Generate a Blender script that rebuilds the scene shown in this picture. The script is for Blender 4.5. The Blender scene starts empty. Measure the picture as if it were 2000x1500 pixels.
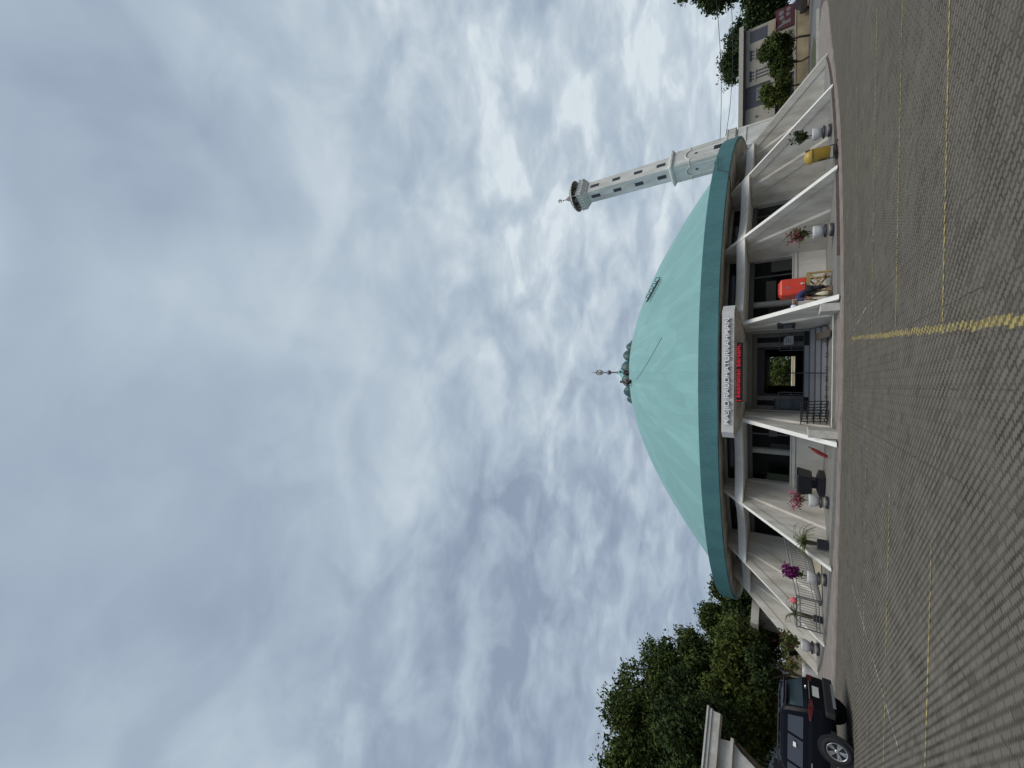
import bpy, bmesh, math, random
import numpy as np
from mathutils import Vector, Matrix
R = math.radians
sc = bpy.context.scene
col = sc.collection

# ------------------------------------------------------------------ camera model (fitted lens, pitch, roll)
F, PI_, RO = 767.47, 0.61242, 0.011975          # focal length in px of a 2000 px frame, pitch up, roll
CX, CY, PH = 1.3253, 39.601, -0.03405           # centre of the round mosque, turn of its entrance
EYE = 1.6
def ray(x, y):
    a = 1500-y-750; b = x-1000
    u = a*math.cos(RO)+b*math.sin(RO); v = -a*math.sin(RO)+b*math.cos(RO)
    d = Vector((u, F*math.cos(PI_)+v*math.sin(PI_), F*math.sin(PI_)-v*math.cos(PI_)))
    return d/math.hypot(d.x, d.y)
def at(x, y, D): return Vector((0, 0, EYE))+ray(x, y)*D           # point seen at photo pixel, D metres away on the ground
def atz(x, y, z=0):
    d = ray(x, y); return Vector((0, 0, EYE))+d*((z-EYE)/d.z)
def pol(r, a, z=0.0):                                             # round-plan coordinates: radius, degrees from the entrance
    t = R(a)+PH; return Vector((CX+r*math.sin(t), CY-r*math.cos(t), z))

# ------------------------------------------------------------------ object helpers
def tag(o, label=None, cat=None, group=None, kind=None):
    if label: o['label'] = label
    if cat: o['category'] = cat
    if group: o['group'] = group
    if kind: o['kind'] = kind
    return o
def thing(name, label, cat, loc=(0, 0, 0), rz=0, group=None):
    o = bpy.data.objects.new(name, None); col.objects.link(o)
    o.location = loc; o.rotation_euler = (0, 0, rz); o.empty_display_size = .2
    return tag(o, label, cat, group)
def kids(o): return [c for c in bpy.data.objects if c.parent == o]
def copy_tree(o, parent=None):
    c = o.copy(); col.objects.link(c)
    if parent is not None: c.parent = parent
    for ch in kids(o): copy_tree(ch, c)
    return c

class MB:
    """collects shapes, builds ONE mesh object"""
    def __init__(s): s.v = []; s.f = []; s.mi = []; s.sm = []; s.m = 0
    def add(s, vs, fs, smooth=False):
        n = len(s.v); s.v += [tuple(p) for p in vs]
        for f in fs: s.f.append(tuple(i+n for i in f)); s.mi.append(s.m); s.sm.append(smooth)
        return s
    def box(s, a, b):
        (x0, y0, z0), (x1, y1, z1) = a, b
        x0, x1 = sorted((x0, x1)); y0, y1 = sorted((y0, y1)); z0, z1 = sorted((z0, z1))
        return s.add([(x0,y0,z0),(x1,y0,z0),(x1,y1,z0),(x0,y1,z0),(x0,y0,z1),(x1,y0,z1),(x1,y1,z1),(x0,y1,z1)],
                     [(3,2,1,0),(4,5,6,7),(0,1,5,4),(1,2,6,5),(2,3,7,6),(3,0,4,7)])
    def obox(s, o, ax, ay, az):                                   # box from corner o and three edge vectors
        o, ax, ay, az = map(Vector, (o, ax, ay, az))
        p = [o, o+ax, o+ax+ay, o+ay]; p += [q+az for q in p]
        fs = [(3,2,1,0),(4,5,6,7),(0,1,5,4),(1,2,6,5),(2,3,7,6),(3,0,4,7)]
        if ax.cross(ay).dot(az) < 0: fs = [f[::-1] for f in fs]
        return s.add(p, fs)
    def prism(s, poly, d):                                        # planar polygon pushed along d
        d = Vector(d); a = [Vector(p) for p in poly]; n = len(a)
        nrm = Vector((0, 0, 0))
        for i in range(n): nrm += a[i].cross(a[(i+1) % n])
        fs = [tuple(range(n))[::-1], tuple(range(n, 2*n))]+[(i, (i+1) % n, n+(i+1) % n, n+i) for i in range(n)]
        if nrm.dot(d) < 0: fs = [f[::-1] for f in fs]
        return s.add(a+[p+d for p in a], fs)
    def lathe(s, prof, c=(0, 0, 0), seg=24, smooth=True, cap=True, a0=0.0, sx=1.0, sy=1.0):
        n = len(prof); vs = []; c = Vector(c)
        for k in range(seg):
            t = a0+2*math.pi*k/seg
            for r, z in prof: vs.append((c.x+r*math.cos(t)*sx, c.y+r*math.sin(t)*sy, c.z+z))
        fs = []
        for k in range(seg):
            k2 = (k+1) % seg
            for i in range(n-1): fs.append((k*n+i, k2*n+i, k2*n+i+1, k*n+i+1))
        s.add(vs, fs, smooth)
        if cap:
            for i, rev in ((0, True), (n-1, False)):
                if prof[i][0] > 1e-4:
                    ring = [vs[k*n+i] for k in range(seg)]
                    s.add(ring, [tuple(range(seg))[::-1] if rev else tuple(range(seg))])
        return s
    def tube(s, pts, rad, seg=8, smooth=True):
        pts = [Vector(p) for p in pts]; n = len(pts)
        if not hasattr(rad, '__len__'): rad = [rad]*n
        vs = []; ref = None
        for i in range(n):
            d = (pts[min(i+1, n-1)]-pts[max(i-1, 0)]).normalized()
            if ref is None: ref = Vector((0, 0, 1)) if abs(d.z) < .9 else Vector((1, 0, 0))
            x = d.cross(ref).normalized(); y = x.cross(d).normalized(); ref = y
            for k in range(seg):
                t = 2*math.pi*k/seg; vs.append(pts[i]+(x*math.cos(t)+y*math.sin(t))*rad[i])
        fs = [(i*seg+k, i*seg+(k+1) % seg, (i+1)*seg+(k+1) % seg, (i+1)*seg+k) for i in range(n-1) for k in range(seg)]
        s.add(vs, fs, smooth)
        s.add(vs[:seg], [tuple(range(seg))[::-1]]); s.add(vs[-seg:], [tuple(range(seg))])
        return s
    def ball(s, c, r, seg=14, rings=8, sz=1.0):
        prof = [(max(1e-5, r*math.sin(math.pi*i/rings)), -r*sz*math.cos(math.pi*i/rings)) for i in range(rings+1)]
        return s.lathe(prof, c, seg, True, False)
    def build(s, name, mats, parent=None, world=True, bevel=0.0):
        me = bpy.data.meshes.new(name)
        v = s.v
        if parent is not None and world:
            mi = (Matrix.Translation(parent.location) @ parent.rotation_euler.to_matrix().to_4x4()).inverted()
            if parent.parent is not None: mi = mi @ (Matrix.Translation(parent.parent.location) @ parent.parent.rotation_euler.to_matrix().to_4x4()).inverted()
            v = [tuple(mi @ Vector(p)) for p in v]
        me.from_pydata(v, [], s.f); me.update()
        if not isinstance(mats, (list, tuple)): mats = [mats]
        for m in mats: me.materials.append(m)
        me.polygons.foreach_set('material_index', s.mi); me.polygons.foreach_set('use_smooth', s.sm)
        o = bpy.data.objects.new(name, me); col.objects.link(o)
        if parent is not None: o.parent = parent
        if bevel:
            b = o.modifiers.new('bevel', 'BEVEL'); b.width = bevel; b.segments = 2; b.limit_method = 'ANGLE'; b.angle_limit = R(40)
        return o
    def xf(s, M):
        s.v = [tuple(M @ Vector(p)) for p in s.v]; return s

# ------------------------------------------------------------------ materials
MATS = {}
def mat(name, rgb, rough=.6, metal=0., var=.0, vscale=4., bump=0., bscale=30., spec=.5, stretch=None, dirt=None, emit=None, coat=0., world=False):
    if name in MATS: return MATS[name]
    m = bpy.data.materials.new(name); m.use_nodes = True; nt = m.node_tree; b = nt.nodes['Principled BSDF']
    b.inputs['Roughness'].default_value = rough; b.inputs['Metallic'].default_value = metal
    b.inputs['Specular IOR Level'].default_value = spec; b.inputs['Coat Weight'].default_value = coat
    b.inputs['Base Color'].default_value = (*rgb, 1)
    tc = nt.nodes.new('ShaderNodeTexCoord'); src = nt.nodes.new('ShaderNodeNewGeometry').outputs['Position'] if world else tc.outputs['Object']
    if stretch:
        mp = nt.nodes.new('ShaderNodeMapping'); mp.inputs['Scale'].default_value = stretch; nt.links.new(src, mp.inputs['Vector']); src = mp.outputs[0]
    if var:
        n = nt.nodes.new('ShaderNodeTexNoise'); n.inputs['Scale'].default_value = vscale; n.inputs['Detail'].default_value = 6; n.inputs['Roughness'].default_value = .62
        nt.links.new(src, n.inputs['Vector'])
        cr = nt.nodes.new('ShaderNodeValToRGB'); cr.color_ramp.elements[0].position = .32; cr.color_ramp.elements[1].position = .68
        cr.color_ramp.elements[0].color = (*[c*(1-var) for c in (dirt or rgb)], 1); cr.color_ramp.elements[1].color = (*[min(1, c*(1+var*.5)) for c in rgb], 1)
        nt.links.new(n.outputs['Fac'], cr.inputs[0]); nt.links.new(cr.outputs[0], b.inputs['Base Color'])
    if bump:
        n2 = nt.nodes.new('ShaderNodeTexNoise'); n2.inputs['Scale'].default_value = bscale; n2.inputs['Detail'].default_value = 5
        nt.links.new(tc.outputs['Object'], n2.inputs['Vector'])
        bp = nt.nodes.new('ShaderNodeBump'); bp.inputs['Strength'].default_value = bump; bp.inputs['Distance'].default_value = .02
        nt.links.new(n2.outputs['Fac'], bp.inputs['Height']); nt.links.new(bp.outputs[0], b.inputs['Normal'])
    if emit:
        b.inputs['Emission Color'].default_value = (*emit[0], 1); b.inputs['Emission Strength'].default_value = emit[1]
    MATS[name] = m; return m
def math_(nt, op, a, b=None, c=None):
    n = nt.nodes.new('ShaderNodeMath'); n.operation = op
    for i, v in enumerate((a, b, c)):
        if v is None: continue
        if isinstance(v, (int, float)): n.inputs[i].default_value = v
        else: nt.links.new(v, n.inputs[i])
    return n.outputs[0]
def ramp(nt, fac, stops):
    n = nt.nodes.new('ShaderNodeValToRGB'); e = n.color_ramp.elements
    while len(e) < len(stops): e.new(.5)
    for i, (p, c) in enumerate(stops): e[i].position = p; e[i].color = (*c, 1) if hasattr(c, '__len__') else (c, c, c, 1)
    nt.links.new(fac, n.inputs[0]); return n.outputs[0]
def noise(nt, vec, scale, detail=5, rough=.55, dist=0.):
    n = nt.nodes.new('ShaderNodeTexNoise'); n.inputs['Scale'].default_value = scale; n.inputs['Detail'].default_value = detail
    n.inputs['Roughness'].default_value = rough; n.inputs['Distortion'].default_value = dist
    nt.links.new(vec, n.inputs['Vector']); return n.outputs['Fac']
def mixc(nt, f, a, b):
    n = nt.nodes.new('ShaderNodeMix'); n.data_type = 'RGBA'
    for sock, v in ((n.inputs[0], f), (n.inputs[6], a), (n.inputs[7], b)):
        if isinstance(v, (int, float)): sock.default_value = v
        elif isinstance(v, tuple): sock.default_value = (*v, 1)
        else: nt.links.new(v, sock)
    return n.outputs[2]

def paver_mat(name, paint=None, mort=.026, serr=False):
    m = bpy.data.materials.new(name); m.use_nodes = True; nt = m.node_tree; b = nt.nodes['Principled BSDF']
    g = nt.nodes.new('ShaderNodeNewGeometry'); pos = g.outputs['Position']
    vr = nt.nodes.new('ShaderNodeVectorRotate'); vr.rotation_type = 'Z_AXIS'; vr.inputs['Angle'].default_value = R(48); nt.links.new(pos, vr.inputs['Vector'])
    sp = nt.nodes.new('ShaderNodeSeparateXYZ'); nt.links.new(vr.outputs[0], sp.inputs[0])
    u = sp.outputs[0]
    tri = math_(nt, 'PINGPONG', u, .029)
    v = math_(nt, 'ADD', sp.outputs[1], math_(nt, 'MULTIPLY', math_(nt, 'SUBTRACT', tri, .0145), .80))
    row = math_(nt, 'FLOOR', math_(nt, 'DIVIDE', v, .106)); odd = math_(nt, 'MODULO', row, 2.)
    bed = ramp(nt, math_(nt, 'PINGPONG', v, .053), [(mort*.30, 1.), (mort*1.05, 0.)])
    u2 = math_(nt, 'ADD', u, math_(nt, 'MULTIPLY', odd, .1175))
    head = ramp(nt, math_(nt, 'PINGPONG', u2, .1175), [(.004, .85), (.015, 0.)])
    depth = math_(nt, 'MAXIMUM', bed, head)
    cb = nt.nodes.new('ShaderNodeCombineXYZ'); nt.links.new(math_(nt, 'FLOOR', math_(nt, 'DIVIDE', u2, .235)), cb.inputs[0]); nt.links.new(row, cb.inputs[1])
    wnz = nt.nodes.new('ShaderNodeTexWhiteNoise'); nt.links.new(cb.outputs[0], wnz.inputs['Vector'])
    big = noise(nt, pos, .35, 6, .6); mid = noise(nt, pos, 2.3, 5, .6); fine = noise(nt, pos, 60, 4, .6)
    tone = math_(nt, 'ADD', math_(nt, 'MULTIPLY', wnz.outputs['Value'], .2), math_(nt, 'ADD', math_(nt, 'MULTIPLY', big, .55), math_(nt, 'ADD', math_(nt, 'MULTIPLY', mid, .35), math_(nt, 'MULTIPLY', fine, .3))))
    block = ramp(nt, tone, [(.35, (.112, .100, .083)), (.75, (.150, .135, .113)), (1.05, (.190, .172, .146))])
    # straight laying joints, a metre or so apart, running away from the viewer
    s0 = nt.nodes.new('ShaderNodeSeparateXYZ'); nt.links.new(pos, s0.inputs[0])
    wob = math_(nt, 'MULTIPLY', math_(nt, 'SUBTRACT', noise(nt, pos, 4, 3), .5), .05)
    jl = math_(nt, 'PINGPONG', math_(nt, 'ADD', s0.outputs[0], wob), .52)
    jm = ramp(nt, jl, [(0., 1.), (.007, .8), (.014, 0.)])
    jm = math_(nt, 'MULTIPLY', jm, ramp(nt, mid, [(.42, .0), (.62, .85)]))
    moss = math_(nt, 'MULTIPLY', ramp(nt, noise(nt, pos, .22, 5, .65), [(.46, 0.), (.66, 1.)]), .22)
    if paint:
        wear = ramp(nt, math_(nt, 'ADD', math_(nt, 'MULTIPLY', noise(nt, pos, 9, 6, .7), .75), math_(nt, 'MULTIPLY', noise(nt, pos, 1.1, 3, .6), .35)), [(paint[1], 0.), (paint[1]+.12, 1.)])
        if serr:                                                    # whole blocks carry the paint, so the edge steps from row to row
            sx_ = nt.nodes.new('ShaderNodeSeparateXYZ'); nt.links.new(pos, sx_.inputs[0])
            pp = math_(nt, 'SUBTRACT', math_(nt, 'SUBTRACT', sx_.outputs[0], .42), math_(nt, 'MULTIPLY', math_(nt, 'SUBTRACT', sx_.outputs[1], 3.2), .08696))
            wr = nt.nodes.new('ShaderNodeTexWhiteNoise'); wr.noise_dimensions = '1D'; nt.links.new(row, wr.inputs['W'])
            pp = math_(nt, 'ABSOLUTE', math_(nt, 'ADD', pp, math_(nt, 'MULTIPLY', math_(nt, 'SUBTRACT', wr.outputs['Value'], .5), .045)))
            wear = math_(nt, 'MULTIPLY', wear, ramp(nt, pp, [(.046, 1.), (.052, 0.)]))
        block = mixc(nt, wear, block, paint[0])
    else:
        block = mixc(nt, moss, block, (.135, .135, .082))
    joint = ramp(nt, mid, [(.35, (.040, .034, .027)), (.65, (.080, .068, .053))])
    patch = ramp(nt, noise(nt, pos, 1.3, 4, .6), [(.34, .45), (.62, 1.)])
    block = mixc(nt, ramp(nt, wnz.outputs['Value'], [(.93, 0.), (.95, .55)]), block, (.072, .064, .053)) if not paint else block   # swapped darker blocks
    f = math_(nt, 'MULTIPLY', depth, patch)
    c = mixc(nt, f, block, joint)
    c = mixc(nt, jm, c, (.05, .044, .038))
    spots = ramp(nt, noise(nt, pos, 14, 3, .5), [(.70, 0.), (.74, .55)])
    c = mixc(nt, spots, c, (.07, .06, .05))
    oil = ramp(nt, noise(nt, pos, .55, 4, .55, .6), [(.62, 0.), (.74, .45)]); c = mixc(nt, oil, c, (.075, .066, .054))
    pale = ramp(nt, noise(nt, pos, 22, 2, .5), [(.745, 0.), (.765, .7)]); c = mixc(nt, pale, c, (.30, .28, .24))
    nt.links.new(c, b.inputs['Base Color']); b.inputs['Roughness'].default_value = .95; b.inputs['Specular IOR Level'].default_value = .1
    bp = nt.nodes.new('ShaderNodeBump'); bp.inputs['Strength'].default_value = .8; bp.inputs['Distance'].default_value = .012
    nt.links.new(math_(nt, 'SUBTRACT', math_(nt, 'MULTIPLY', fine, .25), depth), bp.inputs['Height']); nt.links.new(bp.outputs[0], b.inputs['Normal'])
    return m

white = mat('white_paint', (.70, .675, .61), .75, var=.20, vscale=1.0, bump=.15, bscale=14, dirt=(.62, .58, .50), world=True, stretch=(2.2, 2.2, .7))
white_edge = mat('bright_white_paint', (.78, .765, .71), .65, var=.12, vscale=2, world=True)  # brighter white; light on fin edges and ring canopy is painted in
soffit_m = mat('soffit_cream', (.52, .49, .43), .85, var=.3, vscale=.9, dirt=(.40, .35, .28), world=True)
wall_m = mat('off_white_wall', (.66, .635, .57), .75, var=.18, vscale=1.2, bump=.1, world=True, stretch=(2, 2, .6))
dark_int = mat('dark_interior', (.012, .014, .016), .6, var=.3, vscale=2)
glass_dark = mat('dark_glass', (.008, .011, .014), .12, spec=.35)
grey_tile = mat('grey_tile', (.225, .22, .205), .55, var=.18, vscale=3, bump=.1)
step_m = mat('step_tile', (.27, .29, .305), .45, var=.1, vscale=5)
path_m = mat('path_concrete', (.25, .214, .188), .9, var=.28, vscale=1.6, bump=.35, bscale=24)
red_kerb = mat('red_kerb', (.125, .088, .078), .85, var=.3, vscale=4)
black_m = mat('black_paint', (.012, .013, .018), .35, var=.3, vscale=6)
steel = mat('grey_steel', (.17, .18, .19), .35, .6, var=.2, vscale=8)
dark_steel = mat('dark_steel', (.045, .04, .05), .5, .3, var=.3, vscale=9)
purple_steel = mat('weathered_steel', (.20, .16, .19), .5, .4, var=.3, vscale=8)
wood = mat('yellow_wood', (.36, .24, .09), .65, var=.35, vscale=6, stretch=(8, 8, 1.2))
tan_m = mat('tan_paint', (.55, .50, .38), .7, var=.12, vscale=3)

def dome_mat():
    m = bpy.data.materials.new('teal_dome_paint'); m.use_nodes = True; nt = m.node_tree; b = nt.nodes['Principled BSDF']
    tc = nt.nodes.new('ShaderNodeTexCoord'); s = nt.nodes.new('ShaderNodeSeparateXYZ'); nt.links.new(tc.outputs['Object'], s.inputs[0])
    ang = math_(nt, 'ARCTAN2', s.outputs[0], s.outputs[1]); rad = math_(nt, 'SQRT', math_(nt, 'ADD', math_(nt, 'POWER', s.outputs[0], 2), math_(nt, 'POWER', s.outputs[1], 2)))
    cb = nt.nodes.new('ShaderNodeCombineXYZ'); nt.links.new(math_(nt, 'MULTIPLY', ang, 9.), cb.inputs[0]); nt.links.new(math_(nt, 'MULTIPLY', rad, .16), cb.inputs[1])
    streak = noise(nt, cb.outputs[0], 2.2, 5, .6, .3)                 # rain streaks running down the slope
    cb2 = nt.nodes.new('ShaderNodeCombineXYZ'); nt.links.new(math_(nt, 'MULTIPLY', ang, 2.6), cb2.inputs[0]); nt.links.new(math_(nt, 'MULTIPLY', rad, .10), cb2.inputs[1])
    gore = noise(nt, cb2.outputs[0], 1.6, 2, .4, 1.2)                  # repainted fields of the shell
    gr = ramp(nt, gore, [(.46, 0.), (.475, 1.), (.60, 1.), (.61, .25)])
    tone = math_(nt, 'ADD', math_(nt, 'MULTIPLY', gr, .2), math_(nt, 'ADD', math_(nt, 'MULTIPLY', ramp(nt, streak, [(.5, 0.), (.64, 1.)]), .24), math_(nt, 'MULTIPLY', noise(nt, tc.outputs['Object'], .5, 6, .6), .4)))
    c = ramp(nt, tone, [(.12, (.180, .352, .342)), (.5, (.215, .412, .398)), (.9, (.258, .468, .448))])
    spot = ramp(nt, noise(nt, cb.outputs[0], 9, 4, .7), [(.68, 0.), (.76, .35)])
    c = mixc(nt, spot, c, (.17, .34, .34))
    seam = ramp(nt, math_(nt, 'MULTIPLY', math_(nt, 'PINGPONG', ang, R(7.5)), rad), [(.0, .22), (.05, 0.)]); c = mixc(nt, seam, c, (.13, .26, .25))
    nt.links.new(c, b.inputs['Base Color']); b.inputs['Roughness'].default_value = .5; b.inputs['Specular IOR Level'].default_value = .4
    return m
def fascia_mat():
    m = bpy.data.materials.new('teal_fascia_paint'); m.use_nodes = True; nt = m.node_tree; b = nt.nodes['Principled BSDF']
    tc = nt.nodes.new('ShaderNodeTexCoord'); s = nt.nodes.new('ShaderNodeSeparateXYZ'); nt.links.new(tc.outputs['Object'], s.inputs[0])
    ang = math_(nt, 'ARCTAN2', s.outputs[0], s.outputs[1])
    cb = nt.nodes.new('ShaderNodeCombineXYZ'); nt.links.new(math_(nt, 'MULTIPLY', ang, 26.), cb.inputs[0]); nt.links.new(math_(nt, 'MULTIPLY', s.outputs[2], .35), cb.inputs[1])
    st = noise(nt, cb.outputs[0], 9., 5, .7); st2 = noise(nt, cb.outputs[0], .8, 4, .6)
    t = math_(nt, 'ADD', math_(nt, 'MULTIPLY', st, .62), math_(nt, 'MULTIPLY', st2, .42))
    c = ramp(nt, t, [(.36, (.042, .140, .156)), (.5, (.058, .178, .192)), (.64, (.072, .212, .220))])
    nt.links.new(c, b.inputs['Base Color']); b.inputs['Roughness'].default_value = .65
    return m
dome_m, fascia_m = dome_mat(), fascia_mat()
shell_m = mat('dark_teal_tile', (.035, .095, .088), .45, var=.25, vscale=3)
spire_m = mat('spire_teal', (.20, .42, .44), .45, var=.15, vscale=3)

def leaf_mat(name, dark, light):
    m = bpy.data.materials.new(name); m.use_nodes = True; nt = m.node_tree; b = nt.nodes['Principled BSDF']
    g = nt.nodes.new('ShaderNodeNewGeometry'); tc = nt.nodes.new('ShaderNodeTexCoord')
    t = math_(nt, 'ADD', math_(nt, 'MULTIPLY', g.outputs['Random Per Island'], .5), math_(nt, 'MULTIPLY', noise(nt, tc.outputs['Object'], .55, 3, .5), .9))
    c = ramp(nt, t, [(.35, dark), (.72, tuple((a+d)/2 for a, d in zip(dark, light))), (1.0, light)])
    nt.links.new(c, b.inputs['Base Color']); b.inputs['Roughness'].default_value = .7; b.inputs['Specular IOR Level'].default_value = .12
    return m
leaf_a = leaf_mat('leaf_mid_green', (.016, .028, .007), (.105, .135, .034))
leaf_b = leaf_mat('leaf_dark_green', (.012, .023, .008), (.060, .088, .026))
leaf_c = leaf_mat('leaf_yellow_green', (.022, .038, .008), (.125, .152, .034))
leaf_p = leaf_mat('leaf_palm', (.035, .055, .015), (.14, .16, .045))
pink_m = leaf_mat('bougainvillea_pink', (.25, .045, .09), (.48, .14, .22))
magenta_m = leaf_mat('bougainvillea_magenta', (.13, .006, .10), (.30, .03, .22))
red_leaf = leaf_mat('bougainvillea_red', (.22, .02, .05), (.42, .06, .12))
bark = mat('bark', (.11, .085, .062), .9, var=.4, vscale=6, bump=.5)
bark_pale = mat('pale_bark', (.20, .15, .11), .9, var=.35, vscale=5, bump=.4)

# ------------------------------------------------------------------ sky
SUN_EL, SUN_AZ = R(58), R(160)                                    # azimuth measured from +Y towards +X
w = bpy.data.worlds.new('World'); sc.world = w; w.use_nodes = True
nt = w.node_tree; nt.nodes.clear()
out = nt.nodes.new('ShaderNodeOutputWorld')
sky = nt.nodes.new('ShaderNodeTexSky'); sky.sky_type = 'NISHITA'; sky.sun_disc = False
sky.sun_elevation = SUN_EL; sky.sun_rotation = SUN_AZ; sky.air_density = 1.0; sky.dust_density = 2.0; sky.ozone_density = 1.5
bg1 = nt.nodes.new('ShaderNodeBackground'); bg1.inputs[1].default_value = .085; nt.links.new(sky.outputs[0], bg1.inputs[0])
tc = nt.nodes.new('ShaderNodeTexCoord'); d = tc.outputs['Generated']
sx = nt.nodes.new('ShaderNodeSeparateXYZ'); nt.links.new(d, sx.inputs[0])
zz = math_(nt, 'ADD', math_(nt, 'MAXIMUM', sx.outputs[2], 0.), .30)
cb = nt.nodes.new('ShaderNodeCombineXYZ')                          # a flat cloud deck overhead
nt.links.new(math_(nt, 'DIVIDE', sx.outputs[0], zz), cb.inputs[0]); nt.links.new(math_(nt, 'DIVIDE', sx.outputs[1], zz), cb.inputs[1])
P = cb.outputs[0]
mp = nt.nodes.new('ShaderNodeMapping'); mp.inputs['Location'].default_value = (3.1, 7.7, 0); mp.inputs['Rotation'].default_value = (0, 0, R(-38)); mp.inputs['Scale'].default_value = (1., 1.35, 1); nt.links.new(P, mp.inputs['Vector'])
big = noise(nt, mp.outputs[0], 1.5, 4, .5, .4)
medium = noise(nt, mp.outputs[0], 5.2, 4, .5, .5)
small = noise(nt, mp.outputs[0], 14., 5, .5, .4)
wn = nt.nodes.new('ShaderNodeTexNoise'); wn.inputs['Scale'].default_value = 2.2; wn.inputs['Detail'].default_value = 4; nt.links.new(P, wn.inputs['Vector'])
wm = nt.nodes.new('ShaderNodeVectorMath'); wm.operation = 'MULTIPLY_ADD'; nt.links.new(wn.outputs['Color'], wm.inputs[0]); wm.inputs[1].default_value = (.42, .42, .3); wm.inputs[2].default_value = (-.21, -.21, -.15)
wa = nt.nodes.new('ShaderNodeVectorMath'); wa.operation = 'ADD'; nt.links.new(wm.outputs[0], wa.inputs[0]); nt.links.new(d, wa.inputs[1])
wz = nt.nodes.new('ShaderNodeVectorMath'); wz.operation = 'NORMALIZE'; nt.links.new(wa.outputs[0], wz.inputs[0]); dw = wz.outputs[0]
def blob(v, wd, amp):                                              # one broad bright or dull region of the cloud deck
    n = nt.nodes.new('ShaderNodeVectorMath'); n.operation = 'DOT_PRODUCT'; nt.links.new(dw, n.inputs[0]); n.inputs[1].default_value = Vector(v).normalized()
    t_ = ramp(nt, n.outputs['Value'], [(math.cos(wd), 0.), (1., 1.)]); t_.node.color_ramp.interpolation = 'EASE'; return math_(nt, 'MULTIPLY', t_, amp)
BL = [((.263, .293, .919), .34, .13), ((.60, .421, .68), .42, .17), ((.508, .101, .855), .4, -.13), ((.393, .278, .876), .2, -.12),
      ((-.462, .729, .505), .40, -.13), ((-.5, .78, .377), .40, -.15), ((-.30, .86, .40), .22, -.06), ((.192, .809, .556), .4, .10), ((.592, .781, .198), .4, .16), ((.45, .85, .28), .5, .08),
      ((.49, .80, .33), .10, -.16), ((-.43, .169, .887), .6, -.17), ((-.151, .216, .965), .4, .02), ((-.19, .655, .732), .35, .06), ((.05, .93, .36), .16, -.10), ((.1, .5, .86), .22, -.08), ((0, -1, .10), 1.05, -.42)]  # last entry: unseen dull cloud behind the camera, added to dim the entrance
tot = None
for bdef in BL:
    t = blob(*bdef); tot = t if tot is None else math_(nt, 'ADD', tot, t)
# texture is soft overhead and cellular lower down, as in the photograph's altocumulus
low = ramp(nt, sx.outputs[2], [(.30, 1.), (.62, .9), (.80, .35), (.97, .12)])
med_c = ramp(nt, medium, [(.35, 0.), (.67, 1.)]); med_c.node.color_ramp.interpolation = 'EASE'
sms = nt.nodes.new('ShaderNodeMapping'); sms.inputs['Scale'].default_value = (2.6, 2.6, 15.); nt.links.new(d, sms.inputs['Vector'])
bands = ramp(nt, noise(nt, sms.outputs[0], 1.25, 5, .55, .35), [(.36, 0.), (.66, 1.)])
hz = ramp(nt, sx.outputs[2], [(.12, 1.), (.46, 0.)])
low = math_(nt, 'MULTIPLY', low, math_(nt, 'SUBTRACT', 1., math_(nt, 'MULTIPLY', hz, .6)))
tex = math_(nt, 'ADD', math_(nt, 'ADD', math_(nt, 'MULTIPLY', math_(nt, 'MULTIPLY', math_(nt, 'SUBTRACT', med_c, .5), .34), low), math_(nt, 'MULTIPLY', math_(nt, 'MULTIPLY', math_(nt, 'SUBTRACT', bands, .5), .36), hz)), math_(nt, 'MULTIPLY', math_(nt, 'SUBTRACT', big, .5), .95)); tex = math_(nt, 'ADD', tex,
            math_(nt, 'ADD', math_(nt, 'MULTIPLY', math_(nt, 'SUBTRACT', medium, .5), math_(nt, 'ADD', .30, math_(nt, 'MULTIPLY', low, .25))),
                  math_(nt, 'MULTIPLY', math_(nt, 'SUBTRACT', small, .5), math_(nt, 'MULTIPLY', low, .48))))
val = math_(nt, 'ADD', math_(nt, 'ADD', .5, tex), tot)
ccol = ramp(nt, val, [(.02, (.27, .335, .44)), (.28, (.345, .42, .525)), (.54, (.435, .52, .612)), (.82, (.55, .635, .71)), (1.06, (.68, .755, .81))])
bg2 = nt.nodes.new('ShaderNodeBackground'); nt.links.new(ccol, bg2.inputs[0])
sv_ = nt.nodes.new('ShaderNodeVectorMath'); sv_.operation = 'DOT_PRODUCT'; nt.links.new(d, sv_.inputs[0])   # cloud is brightest round the hidden sun, an unseen glow added to lift the whites
sv_.inputs[1].default_value = (math.sin(SUN_AZ)*math.cos(SUN_EL), math.cos(SUN_AZ)*math.cos(SUN_EL), math.sin(SUN_EL))
gl = ramp(nt, sv_.outputs['Value'], [(.83, 0.), (1., 1.)]); gl.node.color_ramp.interpolation = 'EASE'
nt.links.new(math_(nt, 'ADD', 1., math_(nt, 'MULTIPLY', gl, 2.6)), bg2.inputs[1])
gap = math_(nt, 'MULTIPLY', ramp(nt, noise(nt, mp.outputs[0], 1.1, 6, .6, .3), [(.30, 1.), (.47, 0.)]), ramp(nt, sx.outputs[2], [(.02, .6), (.24, .4), (.42, 0.)]))
mx = nt.nodes.new('ShaderNodeMixShader'); nt.links.new(gap, mx.inputs[0]); nt.links.new(bg2.outputs[0], mx.inputs[1]); nt.links.new(bg1.outputs[0], mx.inputs[2])
nt.links.new(mx.outputs[0], out.inputs['Surface'])

sl = bpy.data.lights.new('sun', 'SUN'); sl.energy = 1.5; sl.angle = R(30); sl.color = (1., .87, .70)
so = bpy.data.objects.new('sun', sl); col.objects.link(so)
sd = Vector((math.sin(SUN_AZ)*math.cos(SUN_EL), math.cos(SUN_AZ)*math.cos(SUN_EL), math.sin(SUN_EL)))
so.rotation_euler = sd.to_track_quat('Z', 'Y').to_euler(); so.location = (30, -20, 60)

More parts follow.
